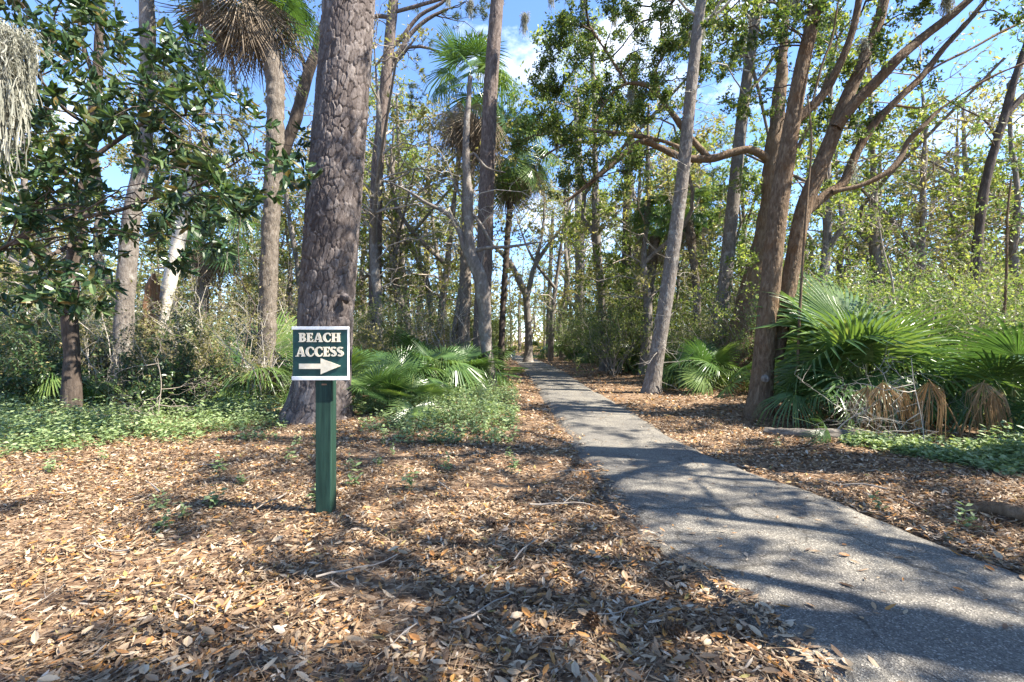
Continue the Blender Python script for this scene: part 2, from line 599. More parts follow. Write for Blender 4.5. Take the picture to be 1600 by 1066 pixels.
def tube(mb, pts, rad, n=6, rnd=0.5, mat=0, cap=False, disp=None):
    pts = np.asarray(pts, float)
    rad = np.broadcast_to(np.asarray(rad, float), (len(pts),))
    t, a, b = frames(pts)
    th = np.linspace(0, 2 * math.pi, n, endpoint=False)
    dirs = a[:, None, :] * np.cos(th)[None, :, None] + b[:, None, :] * np.sin(th)[None, :, None]
    R = rad[:, None] * np.ones(n)[None]
    r_at = rnd
    if disp is not None:
        P0 = pts[:, None, :] + dirs * R[..., None]
        dd, r_at = disp(P0, th, pts)
        R = R + dd
        r_at = np.broadcast_to(r_at, R.shape).ravel()
    v = (pts[:, None, :] + dirs * R[..., None]).reshape(-1, 3)
    fs = [grid_faces(n, len(pts), True)]
    if cap:
        k = len(v)
        v = np.vstack([v, pts[-1]])
        i = np.arange(n)
        base = (len(pts) - 1) * n
        fs.append(np.stack([base + i, base + (i + 1) % n, np.full(n, k)], -1))
        if np.ndim(r_at):
            r_at = np.append(r_at, 0.5)
    mb.add(v, fs, r_at, mat)


# leaf templates: (along, across, lift) and faces
T_DIAMOND = (np.array([[0, 0, 0], [0.5, 0.5, 0.12], [1, 0, 0], [0.5, -0.5, 0.12]]), [np.array([[0, 1, 2], [0, 2, 3]])])
T_LEAF = (np.array([[0, 0, 0], [0.35, 0, -0.10], [0.75, 0, -0.06], [1, 0, 0.14], [0.30, 0.44, 0.1], [0.70, 0.40, 0.12], [0.30, -0.44, 0.1], [0.70, -0.40, 0.12]]),
          [np.array([[0, 1, 4], [0, 6, 1], [5, 2, 3], [2, 7, 3]]), np.array([[4, 1, 2, 5], [1, 6, 7, 2]])])
T_MID = (np.array([[0, 0, 0], [0.5, 0, -0.09], [1, 0, 0.1], [0.45, 0.46, 0.1], [0.45, -0.46, 0.1]]), [np.array([[0, 1, 3], [3, 1, 2], [0, 4, 1], [1, 4, 2]])])
T_QUAD = (np.array([[0, 0.12, 0], [0.45, 0.5, 0.1], [1, 0.03, 0], [0.5, -0.5, 0.1]]), [np.array([[0, 1, 2, 3]])])
T_NEEDLE = (np.array([[0, 0.5, 0], [1, 0, 0], [0, -0.5, 0]]), [np.array([[0, 1, 2]])])


def leaves(mb, P, D, N, Ls, Ws, tmpl, rnd, mat=0, lift=1.0):
    P = np.asarray(P, float)
    D = nrm(D)
    S = nrm(np.cross(N, D))
    Nn = np.cross(D, S)
    n = len(P)
    if n == 0:
        return
    Ls = np.broadcast_to(np.asarray(Ls, float), (n,))
    Ws = np.broadcast_to(np.asarray(Ws, float), (n,))
    tv, tf = tmpl
    v = (P[:, None, :] + D[:, None, :] * (tv[:, 0][None, :, None] * Ls[:, None, None])
         + S[:, None, :] * (tv[:, 1][None, :, None] * Ws[:, None, None])
         + Nn[:, None, :] * (tv[:, 2][None, :, None] * Ls[:, None, None] * lift * 0.6))
    k = len(tv)
    off = (np.arange(n) * k)[:, None, None]
    fs = [(q[None] + off).reshape(-1, q.shape[1]) for q in tf]
    mb.add(v.reshape(-1, 3), fs, np.repeat(np.asarray(rnd, float), k), mat)


# ------------------------------------------------------------------ ground sheet, path
def axis(fine0, fine1, step, far, grow=1.35):
    a = list(np.arange(fine0, fine1 + 1e-6, step))
    s = step
    hi, lo = a[-1], a[0]
    up, dn = [], []
    while hi < far:
        s *= grow
        hi += s
        up.append(hi)
    s = step
    while lo > -far:
        s *= grow
        lo -= s
        dn.append(lo)
    return np.array(dn[::-1] + a + up)


gx, gy = axis(-12, 12, 0.24, 900), axis(-2, 26, 0.24, 900)
GX, GY = np.meshgrid(gx, gy)
gmb = MB()
gmb.add(np.stack([GX, GY, gh(GX, GY)], -1).reshape(-1, 3), grid_faces(len(gx), len(gy)))
ground = tag(obj('ground', gmb.mesh('ground', M['ground'], smooth=True)), 'brown forest floor under fallen leaves', None, None, 'structure')

pm = MB()
ys = np.concatenate([np.arange(-11, 12, 0.09), np.arange(12, 55, 0.4)])
xl, xr = np.interp(ys, LE[:, 1], LE[:, 0]), np.interp(ys, RE[:, 1], RE[:, 0])
ker = np.hanning(11)
ker /= ker.sum()
for arr in (xl, xr):
    e = np.concatenate([np.full(5, arr[0]), arr, np.full(5, arr[-1])])
    arr[:] = np.convolve(e, ker, 'valid')
jl = (fbm(np.stack([ys * 1.7, ys * 0, ys * 0], -1), 11, 4) - 0.5) * 0.26
jr = (fbm(np.stack([ys * 1.7, ys * 0 + 9, ys * 0], -1), 12, 4) - 0.5) * 0.26
NU = 17
tt = np.linspace(0, 1, NU)
PXX = (xl + jl)[:, None] + ((xr + jr) - (xl + jl))[:, None] * tt[None]
PYY = np.repeat(ys[:, None], NU, 1)
edge = np.minimum(tt, 1 - tt)
PZZ = 0.018 + 0.03 * np.clip(edge / 0.12, 0, 1)[None] + 0.02 * (fbm(np.stack([PXX * 0.8, PYY * 0.8, PXX * 0], -1), 3, 2) - 0.5)
PZZ[:, 0] = -0.02
PZZ[:, -1] = -0.02
dirt = np.clip(0.20 - edge * 1.6, 0, 1)[None] + np.zeros_like(PXX) + 0.10 * np.clip((PYY - 6) / 20, 0, 1)
pm.add(np.stack([PXX, PYY, PZZ], -1).reshape(-1, 3), grid_faces(NU, len(ys)), dirt.ravel())
path = tag(obj('path', pm.mesh('path', M['asphalt'], smooth=True)), 'narrow worn grey asphalt path curving away through the trees', None, None, 'structure')

# ------------------------------------------------------------------ leaf litter
LITTER_TOP = 0.03


def scatter_leaves(mb, x, y, rng, tmpl, l0, l1, wr, tilt=0.35, zmax=0.035):
    n = len(x)
    d = path_d(x, y)
    z = np.where(d > 0.02, 0.052, gh(x, y)) + rng.random(n) ** 1.5 * np.where(d > 0.02, 0.006, zmax) + 0.004
    a = rng.random(n) * 2 * math.pi
    tl = np.where(d > 0.02, tilt * 0.4, tilt)
    D = np.stack([np.cos(a), np.sin(a), rng.normal(0, 1, n) * tl], -1)
    N = np.stack([rng.normal(0, 1, n) * tl, rng.normal(0, 1, n) * tl, np.ones(n)], -1)
    Ls = l0 + (l1 - l0) * rng.random(n) ** 1.4
    leaves(mb, np.stack([x, y, z], -1) - nrm(D) * Ls[:, None] * 0.5, D, N, Ls, Ls * wr * (0.75 + 0.5 * rng.random(n)), tmpl, rng.random(n) * 0.999, 0, rng.uniform(-0.8, 1.3, n)[0])


def litter_keep(x, y, rng):
    d = path_d(x, y)
    edge_n = (fbm(np.stack([x * 1.6, y * 1.6, x * 0], -1), 21, 3) - 0.5) * 0.5
    p = np.clip(1 - (d + edge_n * np.where(x > 2.2, 0.3, 1.0)) / 0.15, 0, 1) ** 1.5
    bare = fbm(np.stack([x * 1.1, y * 1.1, x * 0 + 3], -1), 25, 4)
    p = p * np.clip(0.25 + (0.66 - bare) * 5.0, 0.25, 1)
    p = np.maximum(p, 0.009)
    return rng.random(len(x)) < p


lit = MB()
rng = RNG(100)


def frustum_xy(n, y0, y1, rng, power=1.0):
    y = y0 + (y1 - y0) * rng.random(n) ** power
    x = (rng.random(n) * 2 - 1) * (1.12 * y + 0.6)
    return x, y


for (y0, y1, dens, tm, l0, l1, wr) in [(1.7, 3.0, 2300, T_LEAF, 0.025, 0.092, 0.31), (1.7, 3.0, 1500, T_MID, 0.012, 0.04, 0.4), (3.0, 5.6, 2300, T_MID, 0.024, 0.086, 0.33), (5.6, 9.5, 950, T_DIAMOND, 0.032, 0.085, 0.4), (9.5, 18, 190, T_DIAMOND, 0.06, 0.12, 0.42), (18, 45, 18, T_DIAMOND, 0.11, 0.2, 0.45)]:
    area = (y1 - y0) * 2 * (1.12 * (y0 + y1) / 2 + 0.6)
    n = int(area * dens)
    x, y = frustum_xy(n, y0, y1, rng)
    k = litter_keep(x, y, rng)
    # several passes so that curl differs between leaves
    x, y = x[k], y[k]
    for part in np.array_split(np.arange(len(x)), 7):
        scatter_leaves(lit, x[part], y[part], rng, tm, l0, l1, wr)
# fine pine needles and twigs on the ground
n = 16000
x, y = frustum_xy(n, 1.8, 11, rng, 1.3)
k = path_d(x, y) < 0.12
x, y = x[k], y[k]
a = rng.random(len(x)) * 6.283
leaves(lit, np.stack([x, y, gh(x, y) + 0.02 + 0.02 * rng.random(len(x))], -1), np.stack([np.cos(a), np.sin(a), rng.normal(0, 0.1, len(x))], -1), np.tile(UP, (len(x), 1)), 0.12 + 0.14 * rng.random(len(x)), 0.004, T_NEEDLE, 0.2 + 0.6 * rng.random(len(x)))
tag(obj('leaf_litter', lit.mesh('leaf_litter', M['litter'])), 'carpet of dry brown and tan fallen leaves', None, None, 'stuff')

# the largest single leaves that can be told apart
leaf_meshes = []
for i in range(14):
    r = RNG(300 + i)
    mb = MB()
    c = r.uniform(-0.8, 1.6)
    Lh = r.uniform(0.06, 0.10)
    leaves(mb, [[-Lh / 2, 0, 0]], [[1, 0, 0]], [[0, 0, 1]], Lh, Lh * r.uniform(0.28, 0.5), T_LEAF, [r.choice([0.3, 0.45, 0.6, 0.68, 0.76, 0.88, 0.92, 0.97])], 0, c)
    leaf_meshes.append(mb.mesh('fallen_leaf', M['litter']))
r = RNG(77)
cnt = 0
while cnt < 290:
    y = 1.95 + 1.6 * r.random() ** 1.5
    x = (r.random() * 2 - 1) * (1.07 * y)
    d = float(path_d(x, y))
    if d > 0.25 and r.random() > 0.10:
        continue
    o = obj('fallen_leaf', leaf_meshes[r.integers(14)], ground, (x, y, (0.062 if d > 0.02 else gz(x, y) + 0.045 + 0.012 * r.random())))
    o.rotation_euler = (r.normal(0, 0.22), r.normal(0, 0.22), r.random() * 6.28)
    cnt += 1

# pine cones
def cone_mesh(seed):
    r = RNG(seed)
    mb = MB()
    for k in range(46):
        t = k / 46
        a = k * 2.39996
        rr = 0.008 + 0.026 * math.sin(math.pi * min(1, t * 0.85 + 0.12))
        c = np.array([-0.045 + 0.09 * t, math.cos(a) * rr * 0.5, math.sin(a) * rr * 0.5])
        d = np.array([0.35, math.cos(a), math.sin(a)])
        leaves(mb, [c], [d], [[1, 0, 0.01]], 0.024 + rr * 0.3, 0.018, T_LEAF, [0.08 + 0.12 * r.random()])
    tube(mb, np.array([[-0.045, 0, 0], [0, 0, 0], [0.045, 0, 0]]), np.array([0.012, 0.016, 0.004]), 6, 0.05)
    return mb.mesh('pine_cone', M['litter'])


cm = [cone_mesh(1), cone_mesh(2)]
for i, (x_, y_) in enumerate([(722, 862), (768, 833), (925, 985), (1052, 1000)]):
    X, Y = gpt(x_, y_)
    o = tag(obj('pine_cone', cm[i % 2], None, (X, Y, gz(X, Y) + 0.065)), 'dark brown pine cone lying in the dry leaves', 'pine cone', 'pine cones on the leaf litter')
    o.rotation_euler = (i * 1.3, 0.25 * math.sin(i), i * 2.1)

# fallen twigs
r = RNG(88)
tw = []
for i in range(4):
    mb = MB()
    pts = np.zeros((7, 3))
    pts[:, 0] = np.linspace(-0.2, 0.2, 7)
    pts[:, 1:] = np.cumsum(r.normal(0, 0.012, (7, 2)), 0) * [1, 0.4]
    tube(mb, pts, np.linspace(0.006, 0.0025, 7), 6)
    q = pts[3] + np.linspace(0, 1, 4)[:, None] * np.array([0.09, 0.06 * (-1) ** i, 0.012])
    tube(mb, q, np.linspace(0.0035, 0.0015, 4), 5)
    tw.append(mb.mesh('fallen_twig', M['twig'], smooth=True))
for i, (a, b) in enumerate([(330, 735), (250, 770), (420, 800), (560, 900), (160, 870), (700, 780), (820, 870), (980, 960), (300, 960), (60, 950), (620, 1010), (880, 800), (1330, 770), (1440, 800), (760, 960), (900, 745)]):
    X, Y = gpt(a, b)
    o = tag(obj('fallen_twig', tw[i % 4], None, (X, Y, gz(X, Y) + 0.055)), 'thin dry twig lying on the fallen leaves', 'twig', 'twigs on the leaf litter')
    q = 0.7 + 0.9 * ((i * 29) % 10) / 10
    o.scale = (q, q, q)
    o.rotation_euler = (0.4 * i, 0.04, i * 2.3)

# ------------------------------------------------------------------ the sign
def box_mesh(name, x0, x1, y0, y1, z0, z1, mat, bev=0.004):
    import bmesh
    bm = bmesh.new()
    bmesh.ops.create_cube(bm, size=1)
    for v in bm.verts:
        v.co = ((x0 + x1) / 2 + v.co.x * (x1 - x0), (y0 + y1) / 2 + v.co.y * (y1 - y0), (z0 + z1) / 2 + v.co.z * (z1 - z0))
    if bev:
        bmesh.ops.bevel(bm, geom=bm.edges[:], offset=bev, segments=1, affect='EDGES')
    me = bpy.data.meshes.new(name)
    bm.to_mesh(me)
    bm.free()
    me.materials.append(mat)
    return me


M['sign_green'] = plain_mat('green_board', (0.008, 0.040, 0.034), (0.014, 0.062, 0.052), (14, 14, 14), 0.45, 0.1)
M['post_green'] = plain_mat('green_post', (0.005, 0.022, 0.015), (0.020, 0.055, 0.038), (30, 30, 1.6), 0.6, 0.9)
M['sign_white'] = plain_mat('white_trim', (0.62, 0.62, 0.60), (0.78, 0.78, 0.76), (25, 25, 25), 0.5, 0.1)
M['sign_cream'] = plain_mat('cream_letter', (0.68, 0.58, 0.41), (0.80, 0.71, 0.53), (30, 30, 30), 0.5, 0.1)


def arc(cx, cy, rx, ry, a0, a1, n):
    a = np.radians(np.linspace(a0, a1, n))
    return [(cx + rx * math.cos(t), cy + ry * math.sin(t)) for t in a]


def stroke(c, w):
    c = np.array(c)
    t = nrm(np.gradient(c, axis=0))
    nn = np.stack([-t[:, 1], t[:, 0]], -1)
    w = np.asarray(w)[:, None] / 2
    return [tuple(q) for q in np.vstack([c + nn * w, (c - nn * w)[::-1]])]


def glyph(ch):
    """(width, outlines) in a cap-height-1 box"""
    if ch == 'E':
        return 0.68, [[(0, 0), (.64, 0), (.69, .30), (.60, .30), (.52, .13), (.36, .13), (.36, .44), (.46, .44), (.49, .36), (.55, .36), (.55, .66), (.49, .66), (.46, .57), (.36, .57), (.36, .87), (.50, .87), (.56, .72), (.65, .72), (.62, 1), (0, 1), (0, .93), (.08, .90), (.08, .10), (0, .07)]]
    if ch == 'H':
        return 0.92, [[(0, 0), (.42, 0), (.42, .07), (.35, .10), (.35, .43), (.58, .43), (.58, .10), (.51, .07), (.51, 0), (.93, 0), (.93, .07), (.86, .10), (.86, .90), (.93, .93), (.93, 1), (.51, 1), (.51, .93), (.58, .90), (.58, .57), (.35, .57), (.35, .90), (.42, .93), (.42, 1), (0, 1), (0, .93), (.08, .90), (.08, .10), (0, .07)]]
    if ch == 'A':
        return 0.92, [[(-.04, 0), (.32, 0), (.32, .07), (.25, .10), (.29, .24), (.56, .24), (.60, .10), (.53, .07), (.53, 0), (.98, 0), (.98, .07), (.90, .10), (.60, 1), (.38, 1), (.10, .10), (-.04, .07)], [(.325, .36), (.53, .36), (.43, .70)]]
    if ch == 'B':
        outer = [(0, 0), (.40, 0)] + arc(.42, .28, .33, .28, -90, 60, 9) + arc(.40, .75, .29, .25, -50, 90, 9) + [(0, 1), (0, .93), (.08, .90), (.08, .10), (0, .07)]
        h1 = [(.34, .13)] + arc(.36, .285, .13, .155, -90, 90, 7) + [(.34, .44)]
        h2 = [(.34, .58)] + arc(.35, .725, .11, .145, -90, 90, 7) + [(.34, .87)]
        return 0.76, [outer, h1, h2]
    if ch == 'C':
        o = arc(.48, .5, .48, .52, 48, 312, 22)
        i = arc(.52, .5, .23, .39, 305, 55, 18)
        return 0.84, [o + [(.86, .34), (.77, .36)] + i + [(.77, .64), (.86, .70)]]
    if ch == 'S':
        c = arc(.31, .74, .22, .19, 25, 250, 12) + [(.32, .51)] + arc(.31, .27, .22, .19, 70, -155, 12)
        w = list(np.interp(np.linspace(0, 1, 25), [0, .12, .3, .5, .7, .88, 1], [.20, .15, .24, .29, .24, .15, .20]))
        return 0.64, [stroke(c, w)]


def extruded(name, outlines, depth, mat):
    cu = bpy.data.curves.new(name, 'CURVE')
    cu.dimensions = '2D'
    cu.fill_mode = 'BOTH'
    cu.extrude = depth / 2
    for pl in outlines:
        s = cu.splines.new('POLY')
        s.points.add(len(pl) - 1)
        for p, (a, b) in zip(s.points, pl):
            p.co = (a, b, 0, 1)
        s.use_cyclic_u = True
    tmp = bpy.data.objects.new(name, cu)
    COL.objects.link(tmp)
    dg = bpy.context.evaluated_depsgraph_get()
    me = bpy.data.meshes.new_from_object(tmp.evaluated_get(dg))
    bpy.data.objects.remove(tmp)
    bpy.data.curves.remove(cu)
    me.name = name
    me.materials.clear()
    me.materials.append(mat)
    return me


SX, SY = gpt(505, 813)
SZ = gz(SX, SY)
sign = thing('beach_access_sign', 'square green BEACH ACCESS sign with a cream arrow on a green wooden post', 'sign', (SX, SY, SZ), math.radians(1.5))
obj('post', box_mesh('post', -0.067, 0.067, 0.0, 0.134, -0.25, 1.60 - SZ, M['post_green'], 0.006), sign)
BW, BT, BB = 0.462, 1.652 - SZ, 1.198 - SZ
U = BW / 690.0
bx0 = -0.012 - BW / 2
board = obj('board', box_mesh('board', bx0, bx0 + BW, -0.034, -0.002, BB + 0.004, BT - 0.004, M['sign_green'], 0.003), sign)
obj('trim', box_mesh('trim', bx0 - 0.006, bx0 + BW + 0.006, -0.046, 0.0, BT - 0.027, BT, M['sign_white'], 0.003), board)
obj('trim', box_mesh('trim', bx0 - 0.006, bx0 + BW + 0.006, -0.046, 0.0, BB, BB + 0.033, M['sign_white'], 0.003), board)
obj('edge_strip', box_mesh('edge_strip', bx0 + BW - 0.004, bx0 + BW + 0.003, -0.036, -0.001, BB + 0.034, BT - 0.028, M['sign_white'], 0.001), board)


def board_xy(zx, zy):
    return bx0 + (zx - 160) * U, BT - (zy - 172) * U


cache = {}
for word, x0, x1, yb in (('BEACH', 240, 760, 367), ('ACCESS', 205, 800, 550)):
    hgt = (115 if word == 'BEACH' else 122)
    adv = [glyph(c)[0] for c in word]
    gap = 0.045
    tot = sum(adv) + gap * (len(word) - 1)
    sx = (x1 - x0) / tot
    cur = x0
    for c, w in zip(word, adv):
        outl = [[(a * sx * U, b * hgt * U) for a, b in pl] for pl in glyph(c)[1]]
        me = extruded('letter', outl, 0.012, M['sign_cream'])
        X, Z = board_xy(cur, yb)
        o = obj('letter', me, sign, (X, -0.040, Z))
        o.rotation_euler = (math.radians(90), 0, 0)
        cur += (w + gap) * sx
arrow_pts = [(245, 640), (515, 640), (515, 573), (762, 668), (515, 774), (515, 706), (245, 706)]
me = extruded('arrow', [[((a - 245) * U, (706 - b) * U) for a, b in arrow_pts]], 0.012, M['sign_cream'])
X, Z = board_xy(245, 706)
o = obj('arrow', me, sign, (X, -0.040, Z))
o.rotation_euler = (math.radians(90), 0, 0)
o = obj('bracket', box_mesh('bracket', -0.012, 0.03, -0.006, 0.0, BB - 0.045, BB - 0.032, plain_mat('rust', (0.2, 0.1, 0.05), (0.3, 0.17, 0.1)), 0.001), sign)
o.rotation_euler = (0, 0, 0)


# ------------------------------------------------------------------ tree building
def cells(u, v, nu, seed):
    """jittered-cell F1, F2 and cell id; u in cell units wraps at nu"""
    iu, iv = np.floor(u).astype(np.int64), np.floor(v).astype(np.int64)
    f1 = np.full(u.shape, 9.0)
    f2 = np.full(u.shape, 9.0)
    cid = np.zeros(u.shape)
    for du in (-1, 0, 1):
        for dv in (-1, 0, 1):
            a, b = iu + du, iv + dv
            aw = a % nu
            jx = _hash(aw, b, aw * 0, seed) * 0.9 + 0.05
            jy = _hash(aw, b, aw * 0 + 7, seed) * 0.9 + 0.05
            d = np.hypot(a + jx - u, b + jy - v)
            idv = _hash(aw, b, aw * 0 + 3, seed)
            closer = d < f1
            f2 = np.where(closer, f1, np.minimum(f2, d))
            cid = np.where(closer, idv, cid)
            f1 = np.where(closer, d, f1)
    return f1, f2, cid


def disp_plates(cw, ch, depth, seed, rmean):
    nu = max(6, int(2 * math.pi * rmean / cw))

    def fn(P, th, pts):
        arc_len = np.concatenate([[0], np.cumsum(np.linalg.norm(np.diff(pts, axis=0), axis=1))])
        u = np.broadcast_to(th[None] / (2 * math.pi) * nu, P.shape[:2])
        v = np.broadcast_to(arc_len[:, None] / ch, P.shape[:2])
        w = (fbm(P * 5, seed + 9, 2) - 0.5)
        f1, f2, cid = cells(u + w * 1.3, v + w * 1.1, nu, seed)
        g1, g2, c2 = cells(u * 2 + 0.37 + w * 1.2, v * 1.6 + w, nu * 2, seed + 5)
        h1, h2, c3 = cells(u * 3 + 0.1 + w * 2.0, v * 4.0 + w, nu * 3, seed + 8)
        cr = fbm(P * np.array([7, 7, 4.0]), seed + 13, 2)
        e = np.clip((f2 - f1 + 0.10 - 0.27 * cr) / 0.08, 0, 1)
        e2 = np.clip((g2 - g1) / 0.12, 0, 1)
        lay = np.floor(c2 * 3) / 3 * 0.35 + np.floor(c3 * 3) / 3 * 0.15
        d = depth * (e - 0.8) + depth * 0.55 * (cid - 0.5) * e + depth * 0.6 * (lay - 0.3) * e + depth * 0.25 * (e2 - 1) * (c2 > 0.35) + (fbm(P * np.array([40, 40, 22.0]), seed, 2) - 0.5) * depth * 0.22
        return d, np.clip(cid * 0.45 + c2 * 0.35 + c3 * 0.2, 0, 1)
    return fn


def disp_ridge(depth, seed, fr=11.0, lump=0.02):
    def fn(P, th, pts):
        q = P * np.array([fr, fr, fr * 0.22])
        n = fbm(q + 1.5 * noise3(P * 3, seed)[..., None], seed, 3)
        ridge = 1 - np.abs(2 * n - 1) * 2.2
        lum = (fbm(P * 1.6, seed + 4, 2) - 0.5) * lump * 4
        return depth * ridge + lum, np.clip(n, 0, 1)
    return fn


def disp_boot(depth, seed):
    def fn(P, th, pts):
        q = P * np.array([14, 14, 8.0])
        n = fbm(q, seed, 3)
        rings = np.abs(np.sin(P[..., 2] * 24 + 3 * noise3(P * 4, seed)))
        return depth * (n - 0.5) * 2 + depth * 0.5 * rings, n
    return fn


class Tree:
    def __init__(self, name, label, base, cat='tree', group=None, bark='oak_bark', leaf='oak', twig='twig', seed=1):
        self.base = np.array([base[0], base[1], gz(base[0], base[1])])
        self.root = thing(name, label, cat, tuple(self.base), 0, group)
        self.bark, self.leafm, self.twigm = bark, leaf, twig
        self.br, self.lf = MB(), MB()
        self.rng = RNG(seed)
        self.seed = seed
        self.stems = []
        self.tips = []

    def stem(self, pts, rad, n=14, ds=0.12, disp=None, name='trunk', flare=0.0, bark=None, keep=True, cap=False):
        pts, rad = resample(pts, rad, ds)
        if flare:
            hgt = pts[:, 2] - self.base[2]
            rad = rad * (1 + flare * np.exp(-np.clip(hgt, 0, None) / 0.35))
        mb = MB()
        tube(mb, pts, rad, n, 0.5, 0, cap, disp)
        o = obj(name, mb.mesh(name, M[bark or self.bark], self.base, True), self.root)
        if keep:
            self.stems.append((pts, rad))
        return o

    def px_stem(self, q, Y, top=None, below=0.25, ws=1.0, **kw):
        """q: list of (pixel x, pixel y, width in pixels[, Y])"""
        P = [px(a[0], a[1], a[3] if len(a) > 3 else Y) for a in q]
        R = [a[2] / 2 / F * (a[3] if len(a) > 3 else Y) * ws / math.hypot(1, (a[0] - CX) / F) for a in q]
        if below:
            d = P[0] - P[1]
            d = d / np.linalg.norm(d)
            P = [P[0] + np.array([d[0] * 0.1, d[1] * 0.1, -below])] + P
            R = [R[0]] + R
        if top is not None:
            P += [np.array(t[:3], float) for t in top]
            R += [t[3] for t in top]
        return self.stem(P, R, **kw)

    def ramify(self, p, d, L, r, lev, wander=0.25, lift=0.08, nchild=5, sides=5, spread=0.9, ratio=0.55):
        rng = self.rng
        nseg = 5 if lev > 0 else 3
        pts = [np.array(p, float)]
        d = nrm(d)
        for k in range(nseg):
            d = nrm(d + rng.normal(0, wander, 3) + UP * lift)
            pts.append(pts[-1] + d * L / nseg)
        pts = np.array(pts)
        rr = r * np.linspace(1, 0.35 if lev else 0.25, nseg + 1)
        tube(self.br, pts, rr, max(3, sides - 1), rng.random())
        if lev == 0:
            self.tips.append(pts)
            return
        for k in range(nchild):
            t = 0.25 + 0.75 * (k + rng.random()) / nchild
            i = min(int(t * nseg), nseg - 1)
            q = pts[i] + (pts[i + 1] - pts[i]) * (t * nseg - i)
            tan = nrm(pts[i + 1] - pts[i])
            dd = nrm(tan * (1.1 - spread * 0.5) + rng.normal(0, spread * 0.75, 3))
            self.ramify(q, dd, L * ratio * (0.7 + 0.6 * rng.random()), max(rr[i] * 0.55, 0.0025), lev - 1, wander * 1.1, lift, nchild, sides - 1, spread, ratio)
        self.tips.append(pts[-3:])

    def reach(self, target, r0=0.03, lev=2, L=0.9, nchild=5, below=0.6, **kw):
        """a limb from the nearest stem up to a target point, then twigs around it"""
        rng = self.rng
        target = np.array(target, float)
        best, bd = None, 1e9
        for pts, rad in self.stems:
            m = pts[:, 2] < target[2] + 0.3
            if not m.any():
                continue
            dd = np.linalg.norm((pts - target) * np.array([1, 1, 1.0]), axis=1) + np.where(m, 0, 99)
            dd = dd + 0.25 * np.abs(pts[:, 2] - (target[2] - below))
            i = int(np.argmin(dd))
            if dd[i] < bd:
                bd, best = dd[i], pts[i]
        if best is None:
            best = self.stems[0][0][-1]
        v = target - best
        D = np.linalg.norm(v)
        if D > 0.15:
            n = max(5, int(D / 0.3))
            t = np.linspace(0, 1, n)[:, None]
            pts = best + v * t + np.array([0, 0, 1]) * (np.sin(t * math.pi) * D * 0.10)
            wob = rng.normal(0, 0.06 * D ** 0.5, (n, 3)) * np.sin(t * math.pi)
            pts = pts + wob
            tube(self.br, pts, np.linspace(r0, r0 * 0.45, n), 6, 0.5)
            dirn = nrm(pts[-1] - pts[-2])
        else:
            pts, dirn = np.array([best, target]), nrm(v + 1e-3)
        self.ramify(target, dirn, L, r0 * 0.5, lev, nchild=nchild, **kw)
        for k in range(max(1, nchild // 2)):
            i = rng.integers(len(pts) // 2, len(pts))
            self.ramify(pts[i], nrm(dirn * 0.5 + rng.normal(0, 0.7, 3)), L * 0.8, r0 * 0.35, max(lev - 1, 0), nchild=nchild, **kw)

    def leaf_out(self, per, L, W, tmpl=T_DIAMOND, jit=0.022, upb=0.8, along=0.35, start=0.2, droop=0.0, rpow=1.0):
        rng = self.rng
        if not self.tips:
            return
        T = [t for t in self.tips if len(t) >= 3]
        for t in T:
            t = np.asarray(t)
            n = rng.poisson(per)
            if n == 0:
                continue
            s = start + (1 - start) * rng.random(n)
            f = s * (len(t) - 1)
            i = np.minimum(f.astype(int), len(t) - 2)
            P = t[i] + (t[i + 1] - t[i]) * (f - i)[:, None] + rng.normal(0, jit, (n, 3))
            D = nrm(t[i + 1] - t[i]) * along + rng.normal(0, 0.6, (n, 3)) + np.array([0, 0, -droop])
            N = rng.normal(0, 0.6, (n, 3)) + UP * upb
            l = L * (0.65 + 0.6 * rng.random(n))
            leaves(self.lf, P, D, N, l, W / L * l, tmpl, rng.random(n) ** rpow * 0.999)

    def needles(self, per=5, L=0.22, w=0.012, count=11):
        rng = self.rng
        for t in self.tips:
            t = np.asarray(t)
            for k in range(rng.poisson(per)):
                i = rng.integers(max(1, len(t) // 2), len(t))
                tan = nrm(t[i] - t[i - 1])
                n = count
                D = tan * 0.7 + rng.normal(0, 0.6, (n, 3)) + UP * 0.15
                leaves(self.lf, np.repeat(t[i][None] + rng.normal(0, 0.03, 3), n, 0), D, rng.normal(0, 1, (n, 3)), L * (0.7 + 0.5 * rng.random(n)), w, T_NEEDLE, np.full(n, rng.random()))

    def whorls(self, L=0.16, W=0.062, n0=7, n1=11, tmpl=T_LEAF):
        """glossy leaves in rosettes at the twig ends"""
        rng = self.rng
        for t in self.tips:
            t = np.asarray(t)
            for i in ([len(t) - 1, len(t) - 2] if len(t) > 3 else [len(t) - 1]):
                tan = nrm(t[i] - t[i - 1])
                n = rng.integers(n0, n1)
                if i != len(t) - 1:
                    n = n // 2
                a = rng.random(n) * 6.283
                s1 = nrm(np.cross(tan, UP + 0.01))
                s2 = np.cross(tan, s1)
                rad = np.cos(a)[:, None] * s1 + np.sin(a)[:, None] * s2
                D = rad + tan * rng.uniform(-0.1, 0.9, n)[:, None] + np.array([0, 0, -0.12])
                N = tan[None] * 1.0 + UP * 0.5 + rng.normal(0, 0.25, (n, 3))
                l = L * (0.7 + 0.55 * rng.random(n))
                leaves(self.lf, t[i] + rng.normal(0, 0.015, (n, 3)), D, N, l, W / L * l, tmpl, rng.random(n) ** 1.2 * 0.999, 0, 1.0)

    def done(self, crown='crown'):
        if self.br.n:
            o = obj('branches', self.br.mesh('branches', M[self.twigm], self.base, True), self.root)
        if self.lf.n:
            o = obj(crown, self.lf.mesh(crown, M[self.leafm], self.base), self.root)
        return self.root


